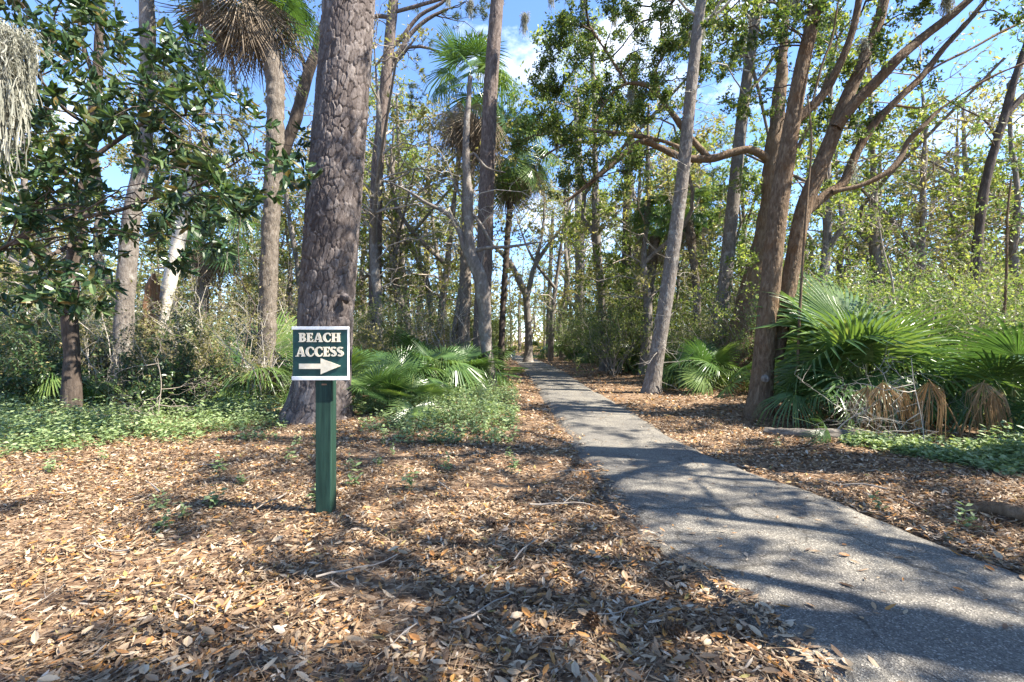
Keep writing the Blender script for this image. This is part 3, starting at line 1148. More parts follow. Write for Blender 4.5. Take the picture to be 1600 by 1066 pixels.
def top_up(P, lean, H, r, n=3):
    """carry a stem on above the frame: points with radius"""
    out = []
    for k in range(1, n + 1):
        t = k / n
        out.append((P[0] + lean[0] * t, P[1] + lean[1] * t, P[2] + (H - P[2]) * t, r * (1 - 0.75 * t)))
    return out


# ---- the big pine behind the sign
PY = 9.4
pb = px(497, 655, PY)
t = Tree('pine_tree', 'massive plated bark pine trunk rising behind the green sign', pb, 'tree', 'large pines', 'pine_bark', 'needle', 'dark_bark', 11)
tp = px(546, 0, PY)
t.px_stem([(497, 652, 88), (503, 600, 88), (509, 500, 87), (523, 300, 87), (535, 150, 83), (546, 0, 80), (548, -25, 79)], PY, n=300, ds=0.019, disp=disp_plates(0.10, 0.22, 0.032, 4, 0.53), flare=0.42)
tq = px(548, -25, PY)
t.stem([tq + np.array([0, 0, -0.1])] + [np.array(q[:3]) for q in top_up(tq, (0.6, 0.4), 22, 0.49)], [0.49] + [q[3] for q in top_up(tq, (0.6, 0.4), 22, 0.49)], n=60, ds=0.1, disp=disp_plates(0.1, 0.2, 0.024, 4, 0.5), name='trunk_top')
for (a, b, s, dy) in ((540, 466, 0.062, -0.40), (531, 48, 0.055, -0.43)):
    c = px(a, b, PY + dy)
    ph = np.linspace(0, 1, 9)
    rr = s * np.array([1.6, 1.4, 1.1, 0.95, 0.9, 0.8, 0.55, 0.4, 0.15])
    lens_ = s * np.array([-0.9, -0.4, 0.0, 0.3, 0.5, 0.62, 0.6, 0.4, 0.3])
    dd = nrm(np.array([0.35, -0.8, -0.1]))
    mb = MB()
    tube(mb, c + dd * lens_[:, None], rr, 18, 0.4, 0, True, lambda P, th, pts: ((fbm(P * 16, 8, 3) - 0.5) * 0.11, fbm(P * 9, 3, 2)))
    obj('branch_scar', mb.mesh('branch_scar', M['pine_bark'], t.base, True), t.root)
for k in range(16):
    h = 13 + 9 * t.rng.random()
    a = t.rng.random() * 6.28
    R = 1.5 + 2.5 * t.rng.random()
    t.reach((tp[0] + 0.5 + R * math.cos(a), tp[1] + R * math.sin(a), h), 0.06, 2, 1.2, 4, 0.8)
t.needles(4)
t.done()

# ---- pine beyond it with limbs to the right
Y = 21
t = Tree('pine_tree', 'tall slender dark pine with bare side limbs between the large pine and the palm', px(588, 590, Y), 'tree', None, 'pine_bark_far', 'needle', 'dark_bark', 12)
t.px_stem([(584, 590, 27), (586, 500, 25), (588, 300, 23), (596, 200, 22), (603, 127, 21), (611, 40, 19), (615, 0, 18)], Y, top=top_up(px(615, 0, Y), (0.6, 0), 23, 0.24), ws=0.85, n=40, ds=0.12, disp=disp_plates(0.16, 0.28, 0.03, 6, 0.3), flare=0.25)
for q in ([(604, 100, 8), (622, 85, 8), (640, 55, 7), (668, 30, 6), (700, 14, 4)], [(606, 75, 7), (625, 62, 7), (655, 25, 6), (690, 5, 5), (720, -25, 3)], [(600, 135, 7), (618, 98, 6), (640, 72, 4), (652, 55, 2)], [(612, 28, 7), (590, 25, 7), (565, 30, 6), (545, 10, 4)], [(603, 92, 6), (640, 74, 5), (672, 76, 4), (700, 90, 2)], [(613, 20, 6), (650, 10, 6), (700, -5, 5), (735, -20, 3)]):
    t.px_stem(q, Y, below=0, n=7, ds=0.3, name='limb')
for (a, b) in ((690, 20), (720, 30), (735, 5), (700, 90), (660, 70), (645, 95), (740, 45), (712, 60), (660, 8), (625, 130), (560, 20), (630, 165), (755, 15), (690, -10)):
    t.reach(px(a, b, Y + t.rng.normal(0, 0.8)), 0.025, 1, 0.7, 5, 0.2)
for k in range(14):
    a = t.rng.random() * 6.28
    t.reach(px(615, 0, Y) + np.array([2.6 * math.cos(a), 2.6 * math.sin(a), 1 + 6 * t.rng.random()]), 0.04, 2, 1.0, 4, 0.6)
t.needles(4, 0.24, 0.02, 10)
t.done()

# ---- pine beside the gnarled tree
Y = 17
t = Tree('pine_tree', 'reddish straight pine trunk entwined with a gnarled grey tree left of the path', px(757, 610, Y), 'tree', None, 'pine_bark_far', 'needle', 'dark_bark', 13)
t.px_stem([(752, 612, 27), (753, 500, 26), (757, 400, 25), (760, 300, 24), (766, 150, 22), (773, 50, 21), (777, 0, 20)], Y, top=top_up(px(777, 0, Y), (0.5, 0), 22, 0.22), n=48, ds=0.09, disp=disp_plates(0.13, 0.22, 0.026, 8, 0.28), flare=0.2)
for k in range(14):
    a = t.rng.random() * 6.28
    t.reach(px(777, 0, Y) + np.array([2.4 * math.cos(a), 2.4 * math.sin(a), 1.5 + 6 * t.rng.random()]), 0.04, 2, 1.0, 4, 0.6)
t.needles(4)
t.done()

# ---- gnarled grey tree leaning on it
Y = 15.2
t = Tree('gnarled_tree', 'gnarled pale grey twisted tree leaning against the reddish pine', px(766, 614, Y), 'tree', None, 'grey_bark', 'olive', 'pale_twig', 14)
t.px_stem([(768, 614, 17), (765, 580, 17), (759, 530, 18), (757, 480, 20), (749, 430, 20), (738, 405, 19), (733, 370, 16), (731, 300, 13), (728, 220, 10), (735, 120, 6)], Y, n=20, ds=0.09, disp=disp_ridge(0.012, 3, 14, 0.02), flare=0.3)
for q in ([(741, 412, 12), (727, 392, 10), (718, 362, 9), (700, 335, 7), (668, 318, 5), (640, 300, 4), (610, 285, 2)], [(734, 395, 8), (755, 388, 6), (790, 386, 5), (815, 383, 4), (845, 378, 2)], [(770, 385, 5), (752, 352, 5), (735, 330, 5), (716, 300, 3), (700, 260, 2)], [(748, 430, 7), (752, 412, 6), (757, 392, 4)], [(729, 250, 6), (740, 240, 5), (760, 262, 4), (790, 270, 2)]):
    t.px_stem(q, Y, below=0, n=8, ds=0.15, name='limb')
for (a, b) in ((640, 290), (690, 270), (840, 372), (700, 330), (790, 330), (690, 240), (815, 300), (760, 330)):
    t.reach(px(a, b, Y + t.rng.normal(0, 0.6)), 0.02, 2, 0.8, 4, 0.1, wander=0.35)
t.leaf_out(1.2, 0.06, 0.025)
t.done()

# ---- leaning grey tree right of the path
Y = 13.9
t = Tree('leaning_tree', 'pale grey trunk leaning right beside the path, flecked with white twigs', px(1018, 613, Y), 'tree', None, 'grey_bark', 'spring', 'pale_twig', 15)
t.px_stem([(1018, 613, 38), (1024, 570, 36), (1040, 470, 35), (1053, 380, 33), (1066, 280, 31), (1076, 180, 29), (1086, 80, 27), (1096, 0, 25)], Y, top=top_up(px(1096, 0, Y), (1.2, 0), 17, 0.22), ws=0.66, n=72, ds=0.04, disp=disp_plates(0.055, 0.09, 0.009, 31, 0.25), flare=0.40)
for k in range(22):
    i = t.rng.integers(10, len(t.stems[0][0]) // 2 + 20)
    p = t.stems[0][0][min(i, len(t.stems[0][0]) - 1)]
    t.ramify(p, nrm(np.array([t.rng.normal(0, 1), -0.6 + t.rng.normal(0, 0.5), t.rng.normal(0.1, 0.3)])), 0.5 + 0.9 * t.rng.random(), 0.012, 1, 0.35, 0.0, 4, 4)
t.tips = []
for k in range(16):
    a = t.rng.random() * 6.28
    t.reach(px(1100, -10, Y) + np.array([2.8 * math.cos(a), 2.8 * math.sin(a), -1.0 + 5 * t.rng.random()]), 0.04, 2, 1.1, 4, 0.6)
t.leaf_out(10, 0.09, 0.045)
t.done()

# ---- second grey tree behind
Y = 17.5
t = Tree('grey_tree', 'second pale grey trunk between the leaning tree and the multi stemmed oak', px(1118, 600, Y), 'tree', None, 'grey_bark', 'spring', 'pale_twig', 16)
t.px_stem([(1116, 605, 36), (1122, 540, 35), (1134, 430, 33), (1147, 300, 30), (1160, 180, 28), (1172, 90, 26), (1182, 20, 24)], Y, top=top_up(px(1182, 20, Y), (1, 0), 18, 0.24), ws=0.68, n=56, ds=0.06, disp=disp_plates(0.06, 0.1, 0.01, 32, 0.3), flare=0.2)
for q in ([(1172, 95, 7), (1185, 140, 6), (1196, 190, 5), (1206, 240, 4)], [(1165, 150, 7), (1190, 120, 6), (1215, 80, 4), (1240, 60, 2)]):
    t.px_stem(q, Y - 0.4, below=0, n=7, ds=0.2, name='limb')
for (a, b) in ((1140, 60), (1120, 20), (1190, 30), (1215, 60), (1150, 110), (1105, 90), (1180, 150), (1225, 110), (1210, -10), (1130, -20), (1090, 40), (1165, 10), (1240, 30)):
    t.reach(px(a, b, Y + t.rng.normal(0, 1.2)), 0.03, 2, 0.95, 4, 0.3)
t.leaf_out(22, 0.11, 0.06)
t.done()

# ---- live oak with long limbs reaching left over the path
Y = 16
t = Tree('live_oak', 'live oak with dark limbs arching left high over the path', px(1155, 590, Y), 'tree', None, 'oak_bark', 'oak', 'dark_bark', 17)
t.px_stem([(1140, 600, 48), (1155, 540, 46), (1172, 470, 44), (1192, 400, 42), (1205, 330, 38), (1208, 265, 34)], Y, n=40, ds=0.1, disp=disp_ridge(0.018, 7, 10, 0.03), flare=0.2, top=top_up(px(1208, 265, Y), (0.8, 0.6), 13, 0.3))
for q in ([(1214, 268, 22), (1196, 246, 21), (1170, 234, 19), (1140, 240, 18), (1110, 248, 17), (1066, 246, 16), (1030, 230, 15), (1003, 222, 14), (966, 248, 12), (935, 275, 10), (910, 296, 8), (880, 318, 4)],
          [(1110, 250, 14), (1085, 222, 13), (1066, 198, 12), (1045, 170, 12), (1030, 150, 11), (1012, 134, 10), (980, 131, 9), (960, 143, 8), (944, 163, 6), (930, 190, 3)],
          [(1066, 232, 11), (1040, 222, 10), (997, 213, 9), (957, 208, 8), (912, 204, 6), (870, 206, 4), (840, 212, 2)],
          [(957, 208, 5), (935, 222, 5), (900, 222, 4), (870, 232, 3), (845, 248, 2)],
          [(1030, 150, 7), (1025, 110, 6), (1038, 80, 5), (1032, 40, 4), (1040, 0, 2)],
          [(980, 131, 6), (960, 100, 5), (940, 70, 4), (920, 40, 3)],
          [(1208, 280, 14), (1235, 250, 12), (1262, 200, 10), (1290, 130, 7), (1310, 60, 4)]):
    t.px_stem(q, Y, below=0, ws=0.68, n=14, ds=0.1, name='limb', disp=disp_ridge(0.014, 9, 11, 0.022))
spots = [(870, 40), (900, 60), (930, 45), (885, 90), (920, 110), (955, 60), (985, 40), (1000, 80), (960, 120), (1010, 110), (890, 140), (850, 130), (865, 165), (840, 180), (905, 175), (940, 170), (975, 165), (880, 215), (920, 235), (850, 240), (835, 200), (960, 190), (1000, 165), (1040, 110), (1050, 60), (1020, 40), (900, 270), (935, 300), (970, 280), (880, 300), (1000, 250), (1060, 120), (1045, 190), (1085, 215), (905, 25), (1020, 10), (1010, 145), (1230, 180), (1270, 120), (1300, 70)]
for (a, b) in spots:
    t.reach(px(a + t.rng.normal(0, 8), b + t.rng.normal(0, 8), Y + t.rng.normal(0, 1.1)), 0.028, 2, 0.85, 5, 0.2, wander=0.3)
for k in range(26):
    a = t.rng.random() * 6.28
    R = 3.5 * t.rng.random() ** 0.5
    t.reach(px(1120, 0, Y) + np.array([R * 1.6 * math.cos(a), R * math.sin(a), 4 * t.rng.random() - 0.5]), 0.04, 2, 1.0, 4, 0.5)
t.leaf_out(26, 0.095, 0.05, jit=0.05, rpow=0.9)
t.done()

# ---- the multi-stemmed oak on the right
Y = 9.4
t = Tree('multi_stemmed_oak', 'brown multi stemmed oak spreading upward right of the path', px(1188, 652, Y), 'tree', None, 'oak_bark', 'oak', 'dark_bark', 18)
dr = disp_plates(0.042, 0.10, 0.013, 21, 0.22)
t.px_stem([(1186, 652, 52), (1190, 600, 50), (1199, 500, 50), (1208, 400, 46), (1217, 320, 46), (1228, 250, 44), (1238, 190, 40), (1252, 110, 36), (1268, 40, 33), (1276, 0, 31)], Y, top=top_up(px(1276, 0, Y), (0.6, -0.2), 12.5, 0.18), ws=0.68, n=90, ds=0.03, disp=dr, flare=0.55)
LIMBS = [[(1212, 560, 36, 9.5), (1228, 470, 40, 9.6), (1241, 400, 40, 9.6), (1255, 330, 40, 9.6), (1278, 270, 40, 9.6), (1300, 215, 38, 9.6), (1318, 165, 34, 9.6), (1345, 105, 30, 9.6), (1368, 50, 28, 9.6), (1382, 0, 26, 9.6), (1405, -80, 18, 9.6), (1420, -170, 10, 9.6)],
         [(1238, 195, 24), (1262, 172, 24), (1288, 145, 22), (1310, 105, 20), (1330, 55, 18), (1342, 0, 17), (1350, -90, 10)],
         [(1306, 200, 30, 9.5), (1335, 162, 30, 9.4), (1372, 125, 29, 9.3), (1405, 90, 28, 9.2), (1440, 60, 26, 9.2), (1485, 25, 24, 9.1), (1525, -10, 21, 9.0), (1600, -80, 14, 8.8)],
         [(1262, 330, 26, 9.8), (1290, 305, 25, 9.8), (1318, 285, 24, 9.8), (1338, 240, 22, 9.8), (1365, 195, 21, 9.8), (1400, 158, 19, 9.8), (1440, 120, 18, 9.8), (1475, 75, 16, 9.8), (1520, 25, 14, 9.8), (1570, -40, 10, 9.8)],
         [(1300, 300, 14, 9.7), (1345, 290, 13, 9.6), (1385, 270, 13, 9.5), (1408, 245, 12, 9.5), (1418, 222, 12, 9.5), (1440, 200, 11, 9.4), (1470, 170, 10, 9.4), (1515, 140, 9, 9.3), (1560, 115, 8, 9.2), (1610, 95, 6, 9.1), (1690, 60, 3, 9)],
         [(1440, 120, 8, 9.8), (1470, 100, 7, 9.8), (1520, 75, 6, 9.8), (1575, 45, 5, 9.8), (1640, 20, 3, 9.8)],
         [(1400, 165, 6, 9.8), (1440, 168, 5, 9.8), (1480, 150, 4, 9.8)],
         [(1268, 165, 6, 9.2), (1285, 100, 6, 9.2), (1300, 60, 4, 9.2), (1310, 0, 3, 9.2)]]
for q in LIMBS:
    t.px_stem(q, Y, below=0, ws=0.68, n=(60 if q[0][2] > 20 else 14), ds=(0.036 if q[0][2] > 20 else 0.06), name='limb', disp=(disp_plates(0.042, 0.10, 0.012, 22, 0.16) if q[0][2] > 20 else disp_ridge(0.005, 22, 13, 0.012)))
# pruned limb scar, pale
mb = MB()
c = px(1197, 592, 9.07)
tube(mb, c + np.array([0, -1, 0]) * np.array([-0.05, 0.0, 0.02, 0.015, 0.01])[:, None], np.array([0.075, 0.07, 0.055, 0.04, 0.01]), 14, 0.9, 0, True)
obj('limb_scar', mb.mesh('limb_scar', M['grey_bark'], t.base, True), t.root)
rg = t.rng
for (a, b, yy) in ((1180, 30, 9), (1200, 70, 9.6), (1170, 90, 10), (1225, 40, 9), (1300, 30, 9.2), (1320, 120, 9.8), (1360, 90, 9.2), (1390, 40, 9.5), (1420, 20, 9.2), (1300, 180, 10), (1180, 150, 10), (1450, 110, 9.9), (1340, 215, 9.6), (1380, 195, 9.9), (1240, 15, 9.8), (1560, 20, 9.6)):
    t.reach(px(a, b, yy), 0.018, 2, 0.5, 4, 0.1, wander=0.32)
for k in range(44):
    a = rg.random() * 6.28
    R = 4.2 * rg.random() ** 0.5
    t.reach(px(1300, 0, Y) + np.array([R * 1.1 * math.cos(a) + 0.6, R * math.sin(a) - 0.5, 0.4 + 3.8 * rg.random()]), 0.03, 2, 0.8, 4, 0.4, wander=0.3)
for k in range(8):
    t.reach((rg.uniform(-1.0, 4.0), rg.uniform(5.5, 10.5), rg.uniform(9.5, 12.0)), 0.04, 2, 0.9, 4, 0.4, wander=0.3)
t.leaf_out(11, 0.09, 0.044, rpow=1.2)
t.done()

# ---- dark tree near the right border
Y = 14.5
t = Tree('dark_tree', 'dark forked trunk leaning right beyond the palmetto thicket', px(1515, 590, Y), 'tree', None, 'dark_bark', 'shrub', 'dark_bark', 19)
t.px_stem([(1512, 600, 24), (1518, 500, 23), (1524, 420, 22), (1534, 320, 22), (1545, 265, 21), (1556, 225, 20), (1570, 180, 20), (1584, 130, 17), (1600, 80, 15), (1625, 0, 11), (1650, -80, 6)], Y, n=24, ds=0.1, disp=disp_ridge(0.012, 14, 12, 0.01), flare=0.2, ws=0.75)
t.px_stem([(1568, 185, 13), (1585, 165, 13), (1605, 145, 12), (1650, 110, 8), (1700, 50, 4)], Y, below=0, n=10, ds=0.15, name='limb')
t.px_stem([(1556, 215, 6), (1545, 195, 5), (1530, 182, 4), (1500, 168, 3), (1470, 150, 2)], Y, below=0, n=6, ds=0.15, name='limb')
for (a, b) in ((1590, 60), (1560, 120), (1620, 120), (1530, 200), (1590, 255), (1580, 330), (1480, 165), (1610, 30), (1650, 60)):
    t.reach(px(a, b, Y + t.rng.normal(0, 0.8)), 0.02, 2, 0.6, 4, 0.1, wander=0.32)
t.leaf_out(5, 0.10, 0.05)
t.done()

# ---- magnolia on the left
Y = 9.6
t = Tree('magnolia_tree', 'dark glossy leaved magnolia spreading over the left undergrowth', px(112, 640, Y), 'tree', None, 'dark_bark', 'magnolia', 'dark_bark', 20)
t.px_stem([(110, 648, 34), (112, 560, 29), (108, 470, 27), (118, 380, 23), (135, 280, 20), (148, 180, 18), (154, 80, 16), (157, 0, 14)], Y, top=top_up(px(157, 0, Y), (0.2, 0), 11, 0.08), n=26, ds=0.08, disp=disp_ridge(0.008, 15, 12, 0.015), flare=0.3)
for q in ([(150, 130, 9), (130, 70, 8), (122, 20, 7), (110, -30, 5)], [(140, 250, 10), (190, 215, 8), (230, 190, 6, 8.6), (290, 180, 4, 8.0)], [(130, 300, 10), (90, 260, 9, 8.8), (50, 250, 8, 8), (10, 240, 5, 7.2)], [(118, 380, 10), (70, 400, 9, 8.6), (30, 380, 8, 7.6), (-20, 400, 5, 7)], [(125, 340, 10), (180, 330, 8, 9), (240, 310, 7, 8.2), (310, 290, 4, 7.6), (390, 240, 3, 7.4)], [(145, 200, 8), (100, 170, 7, 8.8), (60, 120, 5, 8.2)]):
    t.px_stem(q, Y, below=0, n=8, ds=0.12, name='limb')
rg = t.rng
boxes = [(0, 330, 120, 300, 17), (0, 150, 280, 480, 17), (130, 330, 280, 400, 10), (20, 140, -20, 130, 9), (0, 90, 60, 180, 3), (130, 215, 0, 100, 2), (250, 460, 165, 290, 8), (200, 340, 110, 200, 5)]
for (x0, x1, y0, y1, n) in boxes:
    for k in range(n):
        t.reach(px(rg.uniform(x0, x1), rg.uniform(y0, y1), rg.uniform(6.6, 9.4)), 0.014, 1, 0.55, 5, 0.15, wander=0.22)
t.whorls(0.19, 0.072, 6, 9)
t.done()

# ---- smooth grey trunk behind the magnolia
Y = 12
t = Tree('grey_tree', 'smooth mottled grey trunk standing behind the magnolia leaves', px(192, 610, Y), 'tree', None, 'grey_bark', 'oak', 'twig', 22)
t.px_stem([(190, 620, 36), (194, 500, 33), (200, 400, 31), (207, 330, 29), (222, 250, 27), (230, 150, 26), (231, 60, 25), (229, 0, 25)], Y, top=top_up(px(229, 0, Y), (0, 0), 15, 0.2), n=36, ds=0.08, disp=disp_ridge(0.006, 16, 8, 0.012), flare=0.2)
for k in range(18):
    a = t.rng.random() * 6.28
    t.reach(px(229, -60, Y) + np.array([2.5 * math.cos(a), 2.5 * math.sin(a), 5 * t.rng.random()]), 0.035, 2, 1.0, 4, 0.5)
t.leaf_out(5, 0.1, 0.045)
t.done()

# ---- leaning dark tree behind the large pine
Y = 17
t = Tree('leaning_tree', 'dark slanting trunk crossing behind the left side of the large pine', px(424, 600, Y), 'tree', None, 'dark_bark', 'oak', 'twig', 23)
t.px_stem([(418, 605, 22), (424, 420, 21), (432, 290, 20), (445, 235, 19), (462, 186, 18), (480, 120, 17), (498, 65, 15), (520, 0, 12)], Y, top=top_up(px(520, 0, Y), (0.8, 0), 16, 0.12), n=20, ds=0.12, disp=disp_ridge(0.012, 17, 10, 0.02))
for q in ([(478, 125, 7), (472, 90, 6), (455, 65, 4), (440, 30, 2)], [(446, 240, 7), (470, 180, 4), (478, 120, 3)]):
    t.px_stem(q, Y, below=0, n=6, ds=0.2, name='limb')
for (a, b) in ((470, 40), (450, 20), (490, 40), (480, 10), (455, 90), (470, 150)):
    t.reach(px(a, b, Y + t.rng.normal(0, 0.8)), 0.02, 2, 0.7, 4, 0.2)
t.leaf_out(3, 0.10, 0.05)
t.done()

# ---- pale broken palm trunk and rotten stump
Y = 13.5
t = Tree('broken_palm_trunk', 'pale bare broken palm trunk leaning right and lit by sun', px(250, 600, Y), 'tree trunk', None, 'pale_palm', 'oak', 'twig', 24)
t.px_stem([(238, 560, 25), (252, 495, 24), (270, 420, 23), (286, 340, 22), (296, 280, 22), (300, 240, 20)], Y, n=28, ds=0.06, disp=disp_boot(0.012, 18), cap=True)
t.done()
t = Tree('rotten_stump', 'splintered orange brown rotten stump beside the pale broken trunk', px(236, 600, Y - 0.4), 'stump', None, 'rot_wood', 'oak', 'twig', 25)
t.px_stem([(232, 600, 30), (234, 520, 27), (237, 470, 24), (239, 445, 16), (240, 428, 5)], Y - 0.4, n=26, ds=0.05, disp=lambda P, th, pts: ((fbm(P * np.array([12, 12, 2.0]), 31, 3) - 0.5) * 0.22, fbm(P * 6, 2, 2)))
t.done()

# ---- forked oak at the far end of the path, and slim trunks
Y = 34
t = Tree('forked_tree', 'slim Y shaped forked tree standing at the far end of the path', px(824, 556, Y), 'tree', None, 'grey_bark', 'spring', 'twig', 26)
t.px_stem([(825, 562, 13), (826, 520, 11), (823, 480, 11), (822, 462, 11), (808, 432, 9), (796, 410, 8), (778, 390, 6), (755, 372, 4), (740, 350, 3)], Y, n=14, ds=0.25, disp=disp_ridge(0.02, 18, 6, 0.03), flare=0.5)
t.px_stem([(823, 466, 9), (829, 440, 8), (836, 415, 7), (856, 384, 6), (880, 350, 4), (900, 300, 3)], Y, below=0, n=10, ds=0.25, name='limb')
t.px_stem([(836, 415, 6), (848, 360, 4), (850, 300, 3), (840, 240, 2)], Y, below=0, n=8, ds=0.25, name='limb')
for (a, b) in ((740, 340), (770, 350), (800, 360), (860, 340), (890, 290), (840, 250), (820, 300), (760, 300), (870, 380), (800, 270), (850, 200)):
    t.reach(px(a, b, Y + t.rng.normal(0, 1.5)), 0.04, 2, 1.7, 4, 0.3)
t.leaf_out(4, 0.15, 0.08)
t.done()

SLIM = [('ivy wrapped straight trunk standing at the right bend of the path', 905, 563, 38, [(905, 563, 19), (906, 520, 16), (906, 420, 15), (905, 330, 14), (904, 250, 12), (900, 150, 10)], 'grey_bark', 27, 'oak', 8),
        ('dark straight trunk between the path bend and the leaning grey tree', 980, 575, 28, [(980, 578, 19), (980, 500, 16), (979, 400, 15), (981, 300, 14), (986, 200, 12), (992, 100, 10)], 'dark_bark', 28, 'spring', 5),
        ('thin brown trunk beside the forked tree', 858, 556, 44, [(857, 556, 8), (857, 500, 7), (860, 420, 6), (864, 330, 5)], 'grey_bark', 29, 'olive', 4),
        ('thin slanting trunk just left of the ivy wrapped tree', 878, 556, 44, [(876, 558, 10), (881, 500, 8), (887, 440, 7), (890, 350, 5)], 'grey_bark', 30, 'spring', 5),
        ('slim leaning trunk among the palmettos left of the gnarled tree', 708, 590, 20, [(703, 590, 9), (712, 510, 9), (722, 440, 8), (728, 380, 6), (735, 300, 4)], 'grey_bark', 31, 'olive', 3),
        ('slender bent grey tree left of the slanting trunk', 640, 580, 25, [(668, 585, 9), (672, 470, 9), (655, 410, 9), (632, 370, 7), (612, 345, 5), (600, 330, 3)], 'grey_bark', 32, 'olive', 3)]
for (lab, a, b, Y, q, bk, sd, lf, per) in SLIM:
    t = Tree('slim_tree', lab, px(a, b, Y), 'tree', None, bk, lf, 'twig', sd)
    t.px_stem(q, Y, n=14, ds=0.2, disp=disp_ridge(0.015, sd, 8, 0.02), flare=0.3, below=0.6)
    top = q[-1]
    for k in range(10):
        t.reach(px(top[0] + t.rng.normal(0, 900 / Y), top[1] + t.rng.uniform(-60, 90), Y + t.rng.normal(0, 1.2)), 0.035, 2, 1.3, 4, 0.4)
    if per == 8:                         # ivy clinging to the lower trunk
        for k in range(26):
            p = px(905 + t.rng.normal(0, 9), t.rng.uniform(330, 520), Y - 0.3)
            t.ramify(p, nrm(t.rng.normal(0, 1, 3) + np.array([0, -0.6, 0])), 0.8, 0.01, 1, 0.3, 0.05, 4, 3)
    t.leaf_out(per, 0.15, 0.085)
    t.done()

# ------------------------------------------------------------------ fan palms
def fan_mesh(name, mat, seed, R=1.0, stalk=1.0, nseg=30, spread=125, bend=20, arch=0.25, tip=0.6, fold=0.35, split=0.55, ragged=0.06, wscale=1.0, hang=0.0, mop=False):
    """one palmate blade at the end of a stalk that runs along +X"""
    r = RNG(seed)
    mb = MB()
    B = math.radians(bend)
    th = np.radians(np.linspace(-spread, spread, nseg))
    dth = th[1] - th[0]
    for k in range(nseg):
        a = th[k] + r.normal(0, 0.015)
        Lk = R * (0.62 + 0.38 * math.cos(a * 0.55)) * (1 + r.normal(0, ragged))
        s = np.array([0.04, 0.30, split, 0.72, 0.88, 1.0])
        w = np.array([0.04, 0.30, split, split * 0.82, split * 0.5, 0.02]) * Lk * math.tan(abs(dth) / 2) * 1.02 * wscale
        rad = s * Lk
        x, y = rad * math.cos(a), rad * math.sin(a)
        tp = tip * (1 + r.normal(0, 0.35))
        z = -arch * (rad / R) ** 2 * R * 0.5 - tp * np.clip(s - 0.5, 0, 1) ** 2 * Lk - 0.20 * arch * np.abs(math.sin(a)) * rad - hang * rad * (0.6 + 0.5 * r.random())
        x = x * (1 - 0.10 * np.clip(tp, 0, 1) * s ** 3)
        y = y * (1 - 0.35 * hang * s)
        if mop:                          # withered: strips collapse and hang side by side
            u = math.sin(a)
            x = rad * (0.75 + 0.25 * r.random())
            y = 0.30 * R * u * np.clip(s * 2.6, 0, 1) + r.normal(0, 0.035) * R * s
            z = -0.16 * R * math.cos(a) * np.clip(s * 2.6, 0, 1) * r.uniform(-0.6, 1.0) + r.normal(0, 0.04) * R * s
        C = np.stack([x, y, z], -1)
        tdir = np.array([-math.sin(a), math.cos(a), 0])
        E = C + np.array([0, 0, 1]) * (w * fold)[:, None]
        A, Bv = E + tdir * w[:, None], E - tdir * w[:, None]
        V = np.stack([A, C, Bv], 1).reshape(-1, 3)
        xx, zz = V[:, 0].copy(), V[:, 2].copy()
        V[:, 0] = xx * math.cos(B) + zz * math.sin(B) + stalk
        V[:, 2] = -xx * math.sin(B) + zz * math.cos(B)
        mb.add(V, [grid_faces(3, len(s))], np.clip(0.5 + r.normal(0, 0.17), 0, 1))
    return mb.mesh(name, mat)


def stalk_mesh(stalk, r0, mat, sag=0.06):
    mb = MB()
    t = np.linspace(0, 1, 6)
    tube(mb, np.stack([t * stalk * 1.02, t * 0, sag * np.sin(t * math.pi) * stalk], -1), r0 * (1 - 0.55 * t), 5)
    return mb.mesh('stalk', mat, smooth=True)


FAN = {}
for i in range(5):
    FAN['green', i] = (fan_mesh('frond', M['frond'], 40 + i, 1.0, 1.0, 40, 116 + 6 * (i % 3), 12 + 12 * i, 0.22 + 0.1 * i, 0.4 + 0.35 * i, 0.45, 0.46 - 0.03 * i, 0.08), stalk_mesh(1.0, 0.017, M['petiole']))
for i in range(3):
    FAN['stiff', i] = (fan_mesh('frond', M['frond'], 50 + i, 1.0, 1.0, 40, 128, 18 + 18 * i, 0.06, 0.10, 0.45, 0.36, 0.07), stalk_mesh(1.0, 0.015, M['petiole']))
for i in range(4):
    FAN['dead', i] = (fan_mesh('dead_frond', M['frond_dead'], 60 + i, 0.9, 1.0, 44, 80, 128 + 8 * i, 0.25, 0.5, 0.8, 0.36, 0.26, 0.75, 0.2, True), stalk_mesh(1.0, 0.014, M['frond_dead']))
for i in range(4):
    FAN['skirt', i] = (fan_mesh('dead_frond', M['skirt_dead'], 70 + i, 1.0, 0.9, 22, 42, 2 + 4 * i, 0.1, 0.25, 0.5, 0.3, 0.22, 0.8, 0.0), stalk_mesh(0.9, 0.016, M['skirt_dead']))


def put_frond(root, kind, i, at, az, el, roll, s, sub=True):
    bl, st = FAN[kind, i]
    o = obj('frond' if kind in ('green', 'stiff') else 'dead_frond', bl, root, at)
    o.rotation_euler = (roll, -el, az)
    o.scale = (s, s, s)
    if sub:
        obj('stalk', st, o)
    return o


def palmetto(X, Y, n, s, label, seed, kind='green', group=None, el=(0.25, 1.35), dead=0, sub=True, face=0.0):
    r = RNG(seed)
    root = thing('palmetto', label, 'palmetto', (X, Y, gz(X, Y) - 0.03), 0, group)
    nk = 5 if kind == 'green' else 3
    for k in range(n):
        az = k * 2.39996 + r.normal(0, 0.35) + seed
        e = el[0] + (el[1] - el[0]) * ((k + r.random()) / n)
        put_frond(root, kind, int(r.integers(nk)), (r.normal(0, 0.04), r.normal(0, 0.04), 0.05), az, e, r.normal(0, 0.45), s * r.uniform(0.8, 1.15), sub)
    for k in range(dead):
        put_frond(root, 'dead', int(r.integers(4)), (0, 0, 0.05), r.random() * 6.28, r.uniform(0.2, 0.8), r.normal(0, 0.3), s * r.uniform(0.7, 0.95), sub)
    return root


